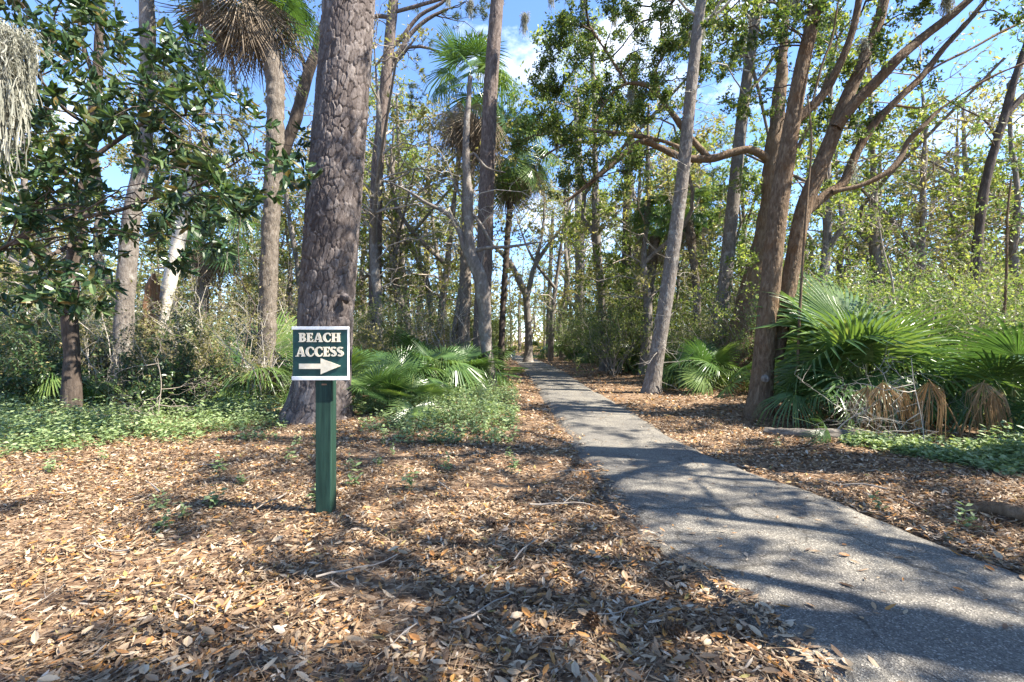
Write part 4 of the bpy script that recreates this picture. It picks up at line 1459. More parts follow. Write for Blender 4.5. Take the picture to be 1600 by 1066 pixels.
def X_at(pxx, Y):
    return (pxx - CX) / F * Y


# near and middle palmettos, each with its own words
PALMETTOS = [
    (1350, 8.8, 16, 1.25, 'tall bright palmetto with upright fans beside the multi stemmed oak', 'green', (0.6, 1.55), 3),
    (1585, 7.6, 15, 1.12, 'broad palmetto with arching glossy fans above the tangle of dead stems', 'green', (0.35, 1.2), 1),
    (1275, 8.4, 9, 0.62, 'low blue green palmetto at the foot of the multi stemmed oak', 'green', (0.5, 1.5), 0),
    (1475, 9.0, 14, 1.05, 'palmetto with drooping fans behind the brown withered frond', 'green', (0.2, 1.2), 2),
    (1420, 11.5, 11, 1.25, 'palmetto standing behind the tall bright palmetto', 'green', (0.3, 1.4), 0),
    (1560, 11.0, 11, 1.2, 'palmetto below the dark forked trunk', 'green', (0.3, 1.3), 0),
    (1300, 11.8, 10, 1.15, 'palmetto half hidden behind the multi stemmed oak stems', 'green', (0.3, 1.3), 0),
    (1140, 13.0, 9, 0.82, 'palmetto with sunlit yellow fans between grey trunk and oak', 'green', (0.2, 1.1), 1),
    (1085, 15.5, 9, 0.85, 'palmetto between the leaning grey tree and the second grey trunk', 'green', (0.3, 1.4), 0),
    (1060, 18.5, 8, 0.9, 'palmetto behind the foot of the leaning grey tree', 'green', (0.3, 1.4), 0),
    (590, 9.9, 9, 0.66, 'stiff dark palmetto right of the large pine with a fan facing the path', 'stiff', (0.5, 1.45), 0),
    (640, 9.6, 8, 0.56, 'small stiff sunlit palmetto rising from the ground cover', 'stiff', (0.35, 1.3), 0),
    (625, 12.0, 8, 0.9, 'palmetto with pale drooping fans behind the stiff dark palmetto', 'green', (0.5, 1.5), 1),
    (685, 13.5, 8, 0.95, 'palmetto between the sunlit small palmetto and the gnarled tree', 'green', (0.5, 1.5), 1),
    (560, 13.0, 10, 1.05, 'palmetto peering out from behind the large pine', 'green', (0.4, 1.4), 0),
    (722, 15.5, 10, 1.0, 'palmetto at the left foot of the entwined pine', 'green', (0.2, 1.2), 0),
    (788, 17.0, 6, 0.75, 'palmetto at the right foot of the gnarled tree by the path', 'stiff', (0.35, 1.2), 0),
    (655, 17.0, 9, 1.2, 'tall palmetto at the back of the left thicket', 'green', (0.4, 1.45), 0),
    (410, 11.8, 11, 0.98, 'pale sunlit palmetto left of the large pine with tall folded fans', 'green', (0.35, 1.5), 1),
    (345, 12.8, 12, 1.05, 'palmetto in front of the leaning sapling left of the large pine', 'green', (0.5, 1.5), 1),
    (440, 14.5, 10, 1.25, 'palmetto standing behind the pale sunlit palmetto', 'green', (0.4, 1.4), 0),
    (95, 11.2, 8, 0.75, 'dark shaded palmetto under the magnolia trunk', 'green', (0.2, 1.3), 0),
    (22, 12.0, 7, 0.75, 'dark palmetto left of the magnolia trunk', 'green', (0.2, 1.2), 0),
    (180, 14.0, 8, 0.8, 'palmetto at the foot of the smooth mottled trunk', 'green', (0.2, 1.2), 0),
    (282, 15.0, 7, 0.8, 'palmetto behind the pale broken trunk', 'green', (0.2, 1.2), 0),
    (915, 36.0, 9, 1.15, 'small far palmetto at the ivy wrapped trunk', 'green', (0.2, 1.3), 0),
    (945, 31.0, 9, 1.10, 'far palmetto right of the ivy wrapped trunk', 'green', (0.2, 1.3), 0),
    (848, 44.0, 9, 1.3, 'pale rounded palmetto beside the far end of the path', 'green', (0.1, 1.2), 0),
    (1000, 24.0, 9, 1.05, 'palmetto beside the dark straight trunk', 'green', (0.2, 1.3), 0),
    (965, 27.0, 9, 1.0, 'palmetto in front of the dark straight trunk', 'green', (0.2, 1.3), 0),
    (872, 40.0, 9, 1.25, 'far palmetto at the thin slanting trunk by the path', 'green', (0.2, 1.3), 0),
    (930, 33.0, 9, 1.2, 'far palmetto between the ivy wrapped and dark straight trunks', 'green', (0.3, 1.4), 0),
    (1010, 22.5, 9, 1.1, 'palmetto under the dark fans of the short cabbage palm', 'green', (0.3, 1.4), 0),
    (765, 29.0, 9, 1.2, 'far palmetto left of the path behind the gnarled tree', 'green', (0.3, 1.4), 0),
    (735, 24.0, 9, 1.15, 'palmetto behind the foot of the entwined pine', 'green', (0.3, 1.4), 0),
    (1100, 14.3, 9, 0.95, 'palmetto at the right foot of the leaning grey tree', 'green', (0.4, 1.45), 0),
    (1035, 21.0, 9, 1.05, 'palmetto in the gap left of the leaning grey tree', 'green', (0.2, 1.3), 0),
]
for i, (a, Y, n, s, lab, kind, el, dead) in enumerate(PALMETTOS):
    p = palmetto(X_at(a, Y), Y, n, s, lab, 500 + i * 7, kind, None, el, dead, Y < 20)
    if i == 0:                           # tall upright fans
        for (az, e, q) in ((1.75, 1.3, 1.72), (1.2, 1.18, 1.55), (2.5, 1.22, 1.45), (0.7, 1.05, 1.35)):
            put_frond(p, 'green', 0, (0, 0, 0.05), az, e, 0.1, q)
    if i in (10, 11, 12, 13, 15, 17):     # fans turned to the open side
        q0 = RNG(i)
        for j in range(4):
            put_frond(p, 'stiff', j % 3, (0, 0, 0.05), 1.57 + q0.normal(0, 0.6), q0.uniform(0.85, 1.35), q0.normal(0, 0.2), s * q0.uniform(0.8, 1.1))
    if i == 18:
        for (az, e, q) in ((1.3, 1.3, 1.35), (2.2, 1.2, 1.25)):
            put_frond(p, 'green', 0, (0, 0, 0.05), az, e, 0.1, q)

# withered brown fronds hanging in the right thicket, a fallen frond
r = RNG(9)
p = thing('withered_frond', 'withered tan palm frond bent over and hanging in the right thicket', 'palm frond', tuple(px(1500, 690, 6.7)))
p.location.z = gz(p.location.x, p.location.y)
for k, (az, el, sc_) in enumerate(((0.1, 1.15, 0.92), (3.0, 1.1, 0.95), (5.0, 1.2, 0.8))):
    put_frond(p, 'dead', min(3, 1 + k), (0.05 * k, 0, 0), az, el, 0.2, sc_)
p = thing('withered_frond', 'withered brown palm frond hanging straight down below the tall bright palmetto', 'palm frond', tuple(px(1368, 680, 7.4)))
p.location.z = gz(p.location.x, p.location.y)
for k, (az, el, sc_) in enumerate(((4.4, 1.25, 0.85), (5.6, 1.2, 0.8), (3.3, 1.25, 0.75))):
    put_frond(p, 'dead', 3 - k, (0.04 * k, 0, 0), az, el, 0.1, sc_)
X, Y = gpt(1290, 705)
p = thing('fallen_frond', 'green palm frond fallen on the ground over the grey log', 'palm frond', (X - 0.25, Y + 0.35, gz(X, Y) + 0.30))
put_frond(p, 'green', 3, (0, 0, 0), -0.75, -0.30, 0.3, 0.42)


def cabbage_palm(name, label, trunk_q, Ytr, head, R, ngreen, nskirt, seed, bark='palm_bark', green='green', el0=-0.5):
    base = px(trunk_q[0][0], trunk_q[0][1], Ytr)
    t = Tree(name, label, base, 'palm', None, bark, 'oak', 'twig', seed)
    t.px_stem(trunk_q, Ytr, n=28, ds=0.08, disp=disp_boot(0.055, seed), cap=True, below=0.5)
    hp = px(*head) - t.base
    rg = t.rng
    for k in range(ngreen):
        az = k * 2.39996 + rg.normal(0, 0.2)
        e = el0 + (1.45 - el0) * ((k + 0.5) / ngreen) ** 0.8
        put_frond(t.root, green, int(rg.integers(5)), tuple(hp + np.array([0, 0, 0.25 * (e - 0.3)])), az, e, rg.normal(0, 0.35), R * 0.52 * rg.uniform(0.85, 1.12), Ytr < 18)
    for k in range(nskirt):
        az = k * 2.39996 + rg.normal(0, 0.3)
        put_frond(t.root, 'skirt', int(rg.integers(4)), tuple(hp + np.array([math.cos(az) * 0.25, math.sin(az) * 0.25, 0.35 - 0.8 * rg.random()])), az, -1.5 + 0.62 * rg.random() ** 1.5, rg.normal(0, 0.8), R * 0.52 * rg.uniform(0.75, 1.1), False)
    return t.root


cabbage_palm('cabbage_palm', 'tall cabbage palm with a shaggy brown skirt above the magnolia', [(416, 620, 28), (418, 480, 26), (424, 330, 25), (430, 200, 26), (428, 110, 27), (405, 40, 28), (385, -20, 30)], 12.2, (375, -50, 12.2), 2.4, 24, 60, 81)
cabbage_palm('cabbage_palm', 'cabbage palm with dark fans and a brown skirt behind the reddish pine', [(722, 600, 18), (726, 480, 17), (730, 340, 17), (733, 240, 18), (735, 190, 20)], 19.5, (737, 150, 19.5), 2.6, 16, 64, 82)
cabbage_palm('cabbage_palm', 'pale yellow green cabbage palm with hanging fans right of the reddish pine', [(782, 590, 9), (786, 480, 8), (794, 360, 8), (802, 270, 10)], 23, (804, 238, 23), 2.5, 30, 50, 83, 'dark_bark', el0=-1.4)
cabbage_palm('cabbage_palm', 'cabbage palm with dark fans just left of the leaning grey trunk', [(1008, 600, 13), (1012, 480, 13), (1020, 400, 14), (1024, 370, 15)], 21, (1026, 352, 21), 1.7, 24, 14, 84)
cabbage_palm('young_cabbage_palm', 'young cabbage palm on a thin orange brown stem between two grey trunks', [(1090, 600, 10), (1090, 490, 10), (1085, 420, 11), (1079, 370, 13), (1076, 345, 13)], 20, (1076, 335, 20), 1.4, 16, 12, 85)
cabbage_palm('cabbage_palm', 'cabbage palm whose brown skirt hangs in the left undergrowth behind the sapling', [(318, 610, 14), (318, 500, 14), (320, 430, 14), (322, 380, 15)], 20, (324, 350, 20), 2.6, 14, 26, 86, el0=-0.9)

# ------------------------------------------------------------------ background trees: prototypes and copies
def proto_tree(name, label, group, H, r0, bark, leaf, per, LL, WW, seed, crown0=0.45, R=2.6, nclump=22, needles=False, lean=0.4, twig='twig'):
    t = Tree(name, label, (0.0, 80.0), 'tree', group, bark, leaf, twig, seed)
    b = t.base
    rg = t.rng
    P = [b + np.array([0, 0, -0.5])]
    R_ = [r0 * 1.1]
    d = np.array([rg.normal(0, lean), rg.normal(0, lean), 0])
    for k in range(1, 6):
        P.append(b + np.array([d[0] * k / 5 + rg.normal(0, 0.12), d[1] * k / 5 + rg.normal(0, 0.12), H * k / 5]))
        R_.append(r0 * (1 - 0.16 * k))
    t.stem(P, R_, n=10, ds=0.5, disp=disp_ridge(0.02, seed, 6, 0.03))
    if rg.random() < 0.6 and not needles:
        i = 2
        q = [P[i], P[i] + np.array([rg.normal(0, 0.8), rg.normal(0, 0.8), 1.4]), P[i] + np.array([rg.normal(0, 1.6), rg.normal(0, 1.6), H * 0.4])]
        t.stem(q, [r0 * 0.6, r0 * 0.45, r0 * 0.2], n=8, ds=0.5, name='limb')
    for k in range(nclump):
        a = rg.random() * 6.28
        h = H * (crown0 + (1.05 - crown0) * rg.random())
        rr = R * math.sin(math.pi * min(1, max(0.15, (h / H - crown0) / (1.1 - crown0) * 0.8 + 0.2))) * (0.4 + 0.6 * rg.random())
        t.reach(b + np.array([d[0] * h / H + rr * math.cos(a), d[1] * h / H + rr * math.sin(a), h]), 0.03, 2, 1.1, 4, 0.8, wander=0.3)
    if needles:
        t.needles(4, 0.3, 0.035, 10)
    elif per > 0:
        t.leaf_out(per, LL, WW)
    return t.done()


def ok_spot(X, Y, m=1.5):
    return float(path_d(X, Y)) < -m


protos = [
    proto_tree('woodland_tree', 'airy yellow green spring tree in the woodland beyond', 'spring trees in the woodland', 11, 0.16, 'grey_bark', 'spring', 8.5, 0.135, 0.072, 201, 0.3),
    proto_tree('woodland_tree', 'dark green oak in the woodland beyond', 'oaks in the woodland', 10, 0.18, 'grey_bark', 'oak', 9, 0.17, 0.10, 202, 0.3, 3.0, 30),
    proto_tree('woodland_pine', 'distant slender pine with tufted crown in the woodland', 'distant pines', 17, 0.20, 'pine_bark_far', 'needle', 0, 0, 0, 203, 0.6, 2.4, 22, True),
    proto_tree('bare_tree', 'leafless grey tree in the woodland beyond', 'leafless trees in the woodland', 10, 0.13, 'grey_bark', 'olive', 1.5, 0.14, 0.07, 204, 0.3, 2.6, 30),
    proto_tree('woodland_tree', 'olive tinted half bare tree in the woodland beyond', 'olive trees in the woodland', 9, 0.14, 'grey_bark', 'olive', 6.0, 0.125, 0.065, 205, 0.25, 2.6, 28),
    proto_tree('woodland_tree', 'slim glossy green understory tree in the woodland', 'glossy understory trees', 6.5, 0.08, 'grey_bark', 'shrub', 8.5, 0.12, 0.065, 206, 0.12, 1.9, 28)]
r = RNG(55)
first = [True] * len(protos)


def place(protos, first, k, X, Y, rz, s):
    loc = (X, Y, gz(X, Y))
    lab = BASE_LABEL.setdefault(protos[k].name, protos[k]['label'])
    size = 'short ' if s < 0.88 else ('tall ' if s > 1.06 else 'middling ')
    pxx = CX + X / Y * F
    lm = min(LANDMARKS, key=lambda q: abs(q[0] - pxx))
    rel = ' behind the ' if Y > lm[1] + 1 else (' in front of the ' if Y < lm[1] - 1 else ' beside the ')
    far = ' far back' if Y > 38 else ''
    o = _place(protos, first, k, loc, rz, s)
    o['label'] = size + lab.split(' in the ')[0] + rel + lm[2] + far
    o['group'] = protos[k]['group']
    return o


BASE_LABEL = {}
LANDMARKS = [(60, 9.6, 'magnolia'), (200, 12, 'smooth mottled grey trunk'), (275, 13.5, 'pale broken trunk'), (422, 12.2, 'shaggy skirted palm'), (512, 9.4, 'large pine'), (590, 21, 'slender dark pine'), (680, 13.5, 'left palmetto thicket'), (755, 16, 'gnarled grey tree'), (825, 34, 'forked tree'), (905, 38, 'ivy wrapped trunk'), (980, 28, 'dark straight trunk'), (1045, 13.9, 'leaning grey trunk'), (1130, 17.5, 'second grey trunk'), (1215, 9.4, 'multi stemmed oak'), (1370, 8.8, 'tall bright palmetto'), (1470, 9.0, 'withered tan frond'), (1540, 14.5, 'dark forked trunk')]


def _place(protos, first, k, loc, rz, s):
    if first[k]:
        o = protos[k]
        o.location = loc
        o.rotation_euler = (0, 0, rz)
        o.scale = (s, s, s)
        first[k] = False
        return o
    return copy_tree(protos[k], loc, rz, s)


n = 0
while n < 62:
    Y = 21 + 36 * r.random() ** 0.9
    X = (r.random() * 2 - 1) * (Y * 1.12)
    if not ok_spot(X, Y, 3.0 if Y < 40 else 1.5):
        continue
    k = int(r.choice(6, p=[0.30, 0.03, 0.12, 0.25, 0.24, 0.06]))
    place(protos, first, k, X, Y, r.random() * 6.28, r.uniform(0.75, 1.2))
    n += 1

for (a, Y, k, s_) in [(640, 27, 0, 1.35), (700, 31, 4, 1.5), (560, 29, 4, 1.45), (660, 36, 0, 1.6), (880, 42, 0, 1.5), (940, 46, 4, 1.6), (1110, 27, 0, 1.2), (1180, 24, 0, 1.1), (1240, 29, 0, 1.3), (1060, 34, 0, 1.4), (1330, 22, 0, 1.0), (1420, 25, 4, 1.2), (1490, 21, 3, 1.15), (1560, 24, 0, 1.0), (480, 24, 4, 1.3), (330, 22, 4, 1.2), (60, 20, 4, 1.2), (180, 24, 0, 1.3), (1380, 19, 3, 1.0), (610, 24, 3, 1.3), (500, 33, 0, 1.5), (770, 45, 4, 1.6), (1010, 30, 0, 1.3), (945, 23, 0, 1.45), (1000, 20, 4, 1.3), (1275, 15.5, 0, 1.0), (1450, 16.5, 3, 1.1), (1545, 18, 4, 1.2), (1385, 17.5, 0, 1.1), (690, 23, 4, 1.4), (590, 20, 3, 1.35), (1600, 16, 0, 0.95), (1500, 19, 5, 1.3), (530, 26, 0, 1.4), (860, 36, 4, 1.5), (1150, 22, 5, 1.3), (1060, 25, 5, 1.3)]:
    place(protos, first, k, X_at(a, Y), Y, a * 0.37, s_)

# ------------------------------------------------------------------ understory shrubs
def proto_shrub(name, label, group, H, leaf, per, LL, WW, seed, nst=7, twig='twig', W=0.9, lev=2, tmpl=T_DIAMOND, wander=0.3):
    t = Tree(name, label, (0.0, 80.0), 'shrub', group, 'twig', leaf, twig, seed)
    rg = t.rng
    for k in range(nst):
        a = rg.random() * 6.28
        d = np.array([math.cos(a) * W * 0.5, math.sin(a) * W * 0.5, 1.0])
        t.ramify(t.base + np.array([rg.normal(0, 0.15), rg.normal(0, 0.15), -0.1]), d, H * (0.6 + 0.5 * rg.random()), 0.012 * H ** 0.5, lev, wander * 0.6, 0.05, 6, 4, 0.9, 0.5)
    if per:
        t.leaf_out(per, LL, WW, tmpl, 0.02)
    return t.done('foliage')


shrubs = [
    proto_shrub('shrub', 'light green leafy shrub in the undergrowth', 'light green shrubs', 2.6, 'shrub', 13, 0.078, 0.04, 301, 9),
    proto_shrub('shrub', 'dark glossy evergreen shrub in the undergrowth', 'dark glossy shrubs', 1.9, 'magnolia', 10, 0.10, 0.046, 302, 9, 'dark_bark'),
    proto_shrub('bare_shrub', 'leafless tangle of pale twigs in the undergrowth', 'leafless pale shrubs', 3.0, 'olive', 1.2, 0.08, 0.04, 303, 8, 'pale_twig', 1.1, 2, T_DIAMOND, 0.5),
    proto_shrub('shrub', 'yellow green sunlit shrub in the undergrowth', 'yellow green shrubs', 3.2, 'spring', 12, 0.08, 0.042, 304, 9, 'twig', 1.0),
    proto_shrub('shrub', 'olive brown thin shrub in the undergrowth', 'olive brown shrubs', 2.4, 'olive', 9, 0.075, 0.04, 305, 9, 'twig', 1.0)]
first = [True] * 5
r = RNG(66)
n = 0
while n < 190:
    Y = 13 + 34 * r.random() ** 1.3
    X = (r.random() * 2 - 1) * (Y * 1.12)
    pxx = CX + X / Y * F
    if not ok_spot(X, Y, 1.6 if Y > 20 else 2.4):
        continue
    if X < 0 and Y < 14.5 and pxx > 330:
        continue
    if 330 < pxx < 800 and Y < 19:
        continue
    p = [0.24, 0.12, 0.24, 0.22, 0.18] if X > 0 else [0.17, 0.2, 0.30, 0.12, 0.21]
    k = int(r.choice(5, p=p))
    place(shrubs, first, k, X, Y, r.random() * 6.28, r.uniform(0.7, 1.25))
    n += 1
for (a, Y, k, s_) in [(400, 11.2, 2, 0.75), (352, 11.4, 4, 0.7), (455, 13.0, 2, 0.9), (270, 10.3, 1, 0.8), (225, 10.8, 1, 0.7), (300, 12.0, 2, 1.0), (150, 11.5, 2, 0.9), (430, 16.0, 4, 1.2), (600, 16.5, 4, 1.0), (690, 18.0, 2, 1.2), (640, 20.0, 0, 1.2), (20, 10.5, 1, 0.9)]:
    place(shrubs, first, k, X_at(a, Y), Y, a * 0.5, s_)
for i in range(30):                          # bushes lining the path corridor
    Y = r.uniform(19, 46)
    X = np.interp(Y, RE[:, 1], RE[:, 0]) + r.uniform(2.2, 6.0) if i % 2 else np.interp(Y, LE[:, 1], LE[:, 0]) - r.uniform(2.2, 6.0)
    place(shrubs, first, int(r.choice([0, 3, 3, 0])), float(X), Y, r.random() * 6.28, r.uniform(0.7, 1.3))
# sunlit shrubs filling the thicket behind the right palmettos
for i in range(18):
    Y = r.uniform(10.8, 14.5)
    X = X_at(r.uniform(1290, 1680), Y)
    place(shrubs, first, int(r.choice([0, 3, 0, 2])), X, Y, r.random() * 6.28, r.uniform(0.8, 1.15))
for i in range(10):
    Y = r.uniform(10.5, 13.5)
    X = X_at(r.uniform(-40, 330), Y)
    place(shrubs, first, int(r.choice([1, 1, 4, 2])), X, Y, r.random() * 6.28, r.uniform(0.7, 1.0))

for i in range(76):
    Y = r.uniform(26, 56)
    X = (r.random() * 2 - 1) * Y * 1.12
    if ok_spot(X, Y, 1.5):
        place(protos, [False] * 6, int(r.choice([5, 4, 0, 0, 3])), X, Y, r.random() * 6.28, r.uniform(0.55, 0.9))
# tangle of dead stems in front of the right palmettos
for i, (a, Y, s, lab) in enumerate([(1440, 7.6, 0.26, 'tangle of dead grey stems left of the withered tan frond'), (1395, 7.8, 0.24, 'tangle of dead stems beside the straight hanging brown frond'), (1550, 7.2, 0.24, 'tangle of dead grey stems right of the withered tan frond')]):
    copy_tree(shrubs[2], (X_at(a, Y), Y, gz(X_at(a, Y), Y)), i * 1.7, s, lab, 'dead stem tangles in the right thicket')

# bent sapling left of the pine, vine stems on the right
def wand(name, label, pts, w, Y, bark, seed, twigs=8, per=0.0, leaf='olive', cat='sapling'):
    t = Tree(name, label, px(pts[0][0], pts[0][1], Y), cat, None, bark, leaf, bark, seed)
    t.px_stem([(a, b, w * (1 - 0.6 * i / len(pts))) for i, (a, b) in enumerate(pts)], Y, n=7, ds=0.08, name='stem', below=0.2)
    for k in range(twigs):
        P = t.stems[0][0]
        i = t.rng.integers(len(P) // 3, len(P))
        t.ramify(P[i], nrm(t.rng.normal(0, 1, 3) + UP * 0.4), 0.9, 0.008, 2, 0.35, 0.02, 4, 4)
    if per:
        t.leaf_out(per, 0.08, 0.04)
    return t.done()


wand('sapling', 'leafless bent sapling between the pale broken trunk and the large pine', [(372, 640), (380, 560), (392, 500), (398, 478), (378, 440), (372, 380), (376, 330), (366, 308)], 3, 11.5, 'dark_bark', 401, 12, 0.5)
wand('vine_stem', 'straight thin brown vine stem rising right of the multi stemmed oak', [(1246, 640), (1247, 560), (1250, 480), (1256, 380), (1262, 300), (1268, 220), (1262, 150)], 6, 8.9, 'oak_bark', 402, 0, 0, cat='vine')
wand('sapling', 'thin brown sapling standing right of the dark forked trunk', [(1566, 620), (1566, 540), (1572, 440), (1574, 340), (1580, 280)], 7, 10.5, 'oak_bark', 403, 10, 1.5, 'shrub')
wand('sapling', 'wispy sapling with pale twigs in the thicket behind the tall bright palmetto', [(1392, 600), (1398, 520), (1394, 440), (1380, 390), (1372, 340)], 5, 10.0, 'twig', 404, 10, 2.0, 'shrub')
wand('sapling', 'small leafy sapling growing out of the ground cover under the magnolia', [(250, 668), (248, 640), (252, 600), (246, 560)], 2.2, 8.6, 'twig', 405, 7, 2.5, 'shrub')
wand('dead_branch', 'leaning dead branch propped over the log below the palmettos', [(1292, 690), (1320, 660), (1345, 645), (1372, 630)], 3, 7.2, 'pale_twig', 406, 3, 0, cat='branch')
wand('dead_branch', 'thin upright dead branch among withered fronds at the verge', [(1446, 725), (1444, 690), (1440, 655), (1428, 600), (1424, 560)], 2.4, 6.3, 'pale_twig', 407, 5, 0, cat='branch')

# fallen log, exposed root at the verge
t = Tree('fallen_log', 'grey weathered log lying in the leaves below the right palmettos', gpt(1290, 695), 'log', None, 'log', 'oak', 'twig', 60)
P = np.array([[*gpt(1195, 684), 0.05], [*gpt(1240, 690), 0.045], [*gpt(1300, 695), 0.03], [*gpt(1345, 696), 0.0], [*gpt(1385, 702), -0.06]])
P[:, 2] += [gz(a, b) for a, b in P[:, :2]]
t.stem(P, [0.05, 0.085, 0.10, 0.085, 0.05], n=26, ds=0.04, disp=lambda P, th, pts: ((fbm(P * np.array([2.5, 14, 14.0]), 40, 3) - 0.5) * 0.09, fbm(P * 6, 2, 2)), name='bole', cap=True)
t.done()
t = Tree('exposed_root', 'brown gnarled root lying across the leaves right of the path', gpt(1560, 822), 'root', None, 'oak_bark', 'oak', 'twig', 61)
P = np.array([[*gpt(1500, 806), 0.0], [*gpt(1530, 810), 0.05], [*gpt(1570, 818), 0.06], [*gpt(1620, 832), 0.05], [*gpt(1700, 850), -0.02]])
P[:, 2] += [gz(a, b) for a, b in P[:, :2]]
t.stem(P, [0.02, 0.045, 0.05, 0.05, 0.03], n=12, ds=0.04, disp=disp_ridge(0.006, 41, 14, 0.01), name='root_wood')
t.done()

# white marker posts at the far end of the path
for i, (a, b, h, lab) in enumerate([(808, 562, 0.75, 'small white marker post at the far end of the path'), (797, 561, 1.9, 'slim pale gate post beyond the far end of the path')]):
    X, Y = gpt(a, b)
    Y = min(Y, 44.0)
    X = X_at(a, Y) - 0.3
    w = 0.16 if i == 0 else 0.07
    o = obj('marker_post', box_mesh('marker_post', -w, w, -w, w, -0.2, h, M['sign_white'], 0.03), None, (X, Y, gz(X, Y)))
    tag(o, lab, 'post')

# ------------------------------------------------------------------ ground cover and seedlings
def sprig(mb, X, Y, Z, h, rg, size=0.05, pairs=4):
    n = len(X)
    for j in range(pairs):
        f = (j + 1) / pairs
        a = rg.random(n) * 6.28
        for s in (0, math.pi):
            aa = a + s + rg.normal(0, 0.3, n)
            D = np.stack([np.cos(aa), np.sin(aa), rg.normal(0.15, 0.3, n)], -1)
            N = np.stack([rg.normal(0, 0.3, n), rg.normal(0, 0.3, n), np.ones(n)], -1)
            l = size * (0.7 + 0.6 * rg.random(n))
            P = np.stack([X + rg.normal(0, 0.012, n), Y + rg.normal(0, 0.012, n), Z + h * f], -1)
            leaves(mb, P, D, N, l, l * 0.55, T_DIAMOND, np.clip(rg.random(n) * 0.7 + 0.3 * f, 0, 0.999))
    leaves(mb, np.stack([X, Y, Z], -1), np.stack([rg.normal(0, 0.1, n), rg.normal(0, 0.1, n), np.ones(n)], -1), np.stack([rg.normal(0, 1, n), rg.normal(0, 1, n), np.zeros(n)], -1), h, 0.006, T_NEEDLE, np.full(n, 0.1))


gc = MB()
rg = RNG(700)
for (n, x0, x1, fy0, fy1, h0, h1, dens) in [(18000, -60, 445, lambda x: 722 - 0.07 * x, lambda x: 590, 0.10, 0.36, 0.40), (7500, 545, 812, lambda x: 700, lambda x: 595, 0.08, 0.34, 0.36), (2600, 1310, 1640, lambda x: 705 + (x - 1310) * 0.22, lambda x: 690 + (x - 1310) * 0.10, 0.04, 0.16, 0.44), (1500, 1540, 1660, lambda x: 770, lambda x: 640, 0.1, 0.35, 0.40)]:
    a = rg.uniform(x0, x1, n)
    yb, yt = np.array([fy0(q) for q in a]), np.array([fy1(q) for q in a])
    Yn, Yf = CAMH * F / (yb - CY), CAMH * F / (yt - CY)
    Y = Yn + (Yf - Yn) * rg.random(n)
    X = (a - CX) / F * Y
    d = fbm(np.stack([X * 0.9, Y * 0.9, X * 0], -1), 77, 4) * 0.65 + fbm(np.stack([X * 3.0, Y * 3.0, X * 0], -1), 78, 2) * 0.35
    ex = np.clip(np.minimum(a - x0, x1 - a) / 70 + (d - 0.5) * 3.5, 0, 1)
    edge_fade = np.clip((Y - Yn) / 2.6 + (d - 0.5) * 2.5, 0.04, 1) * ex
    k = (rg.random(n) < np.clip((d - dens) * 9 + 0.1, 0, 1) * edge_fade) & (path_d(X, Y) < -0.25)
    X, Y, d, ef = X[k], Y[k], d[k], edge_fade[k]
    sprig(gc, X, Y, gh(X, Y), (h0 + (h1 - h0) * rg.random(len(X))) * (0.4 + 0.6 * ef) * (0.5 + rg.random(len(X))), rg, 0.07, 3)
tag(obj('ground_cover', gc.mesh('ground_cover', M['cover'])), 'low leafy green ground cover under the trees', None, None, 'stuff')

sd = []
for i in range(4):
    mb = MB()
    q = RNG(720 + i)
    sprig(mb, np.array([0.0, 0.03, -0.03]), np.array([0.0, 0.02, 0.02]), np.zeros(3), np.array([0.17, 0.12, 0.10]), q, 0.06, 4)
    sd.append(mb.mesh('seedling', M['cover']))
for i, (a, b) in enumerate([(285, 815), (262, 835), (250, 800), (375, 765), (555, 765), (550, 740), (612, 716), (640, 770), (700, 740), (745, 700), (795, 720), (805, 740), (465, 700), (430, 690), (455, 725), (85, 735), (75, 740), (345, 745), (700, 690), (160, 720), (600, 700), (640, 690), (770, 690), (590, 735), (520, 690), (410, 690), (490, 690), (335, 800), (1510, 830), (1370, 800), (1215, 705), (497, 790)]):
    X, Y = gpt(a, b)
    o = tag(obj('seedling', sd[i % 4], None, (X, Y, gz(X, Y) + 0.01)), 'small green seedling sprouting through the dry leaves', 'seedling', 'seedlings in the leaf litter')
    o.rotation_euler = (0, 0, i * 1.9)
    q = 0.75 + 0.5 * ((i * 37) % 10) / 10
    o.scale = (q, q, q)

# ------------------------------------------------------------------ spanish moss
def moss_mesh(seed, Lm, W, n):
    rg = RNG(seed)
    mb = MB()
    for k in range(n):
        p = np.array([rg.normal(0, W * 0.5), rg.normal(0, W * 0.5), -abs(rg.normal(0, 0.12)) * Lm])
        L = Lm * rg.uniform(0.3, 1.0) * math.exp(-(p[0] ** 2 + p[1] ** 2) / (W * W))
        m = 7
        pts = [p]
        for j in range(m):
            pts.append(pts[-1] + np.array([rg.normal(0, 0.02), rg.normal(0, 0.02), -L / m]))
        pts = np.array(pts)
        w = 0.003 + 0.005 * rg.random()
        side = nrm(np.array([rg.normal(), rg.normal(), 0.0])) * w
        V = np.stack([pts + side, pts - side], 1).reshape(-1, 3)
        mb.add(V, [grid_faces(2, m + 1)], rg.random())
        q = rg.integers(0, m, 5)
        leaves(mb, pts[q], rg.normal(0, 1, (5, 3)) + np.array([0, 0, -0.6]), rg.normal(0, 1, (5, 3)), 0.07, 0.008, T_NEEDLE, rg.random(5))
    return mb.mesh('spanish_moss', M['moss'])


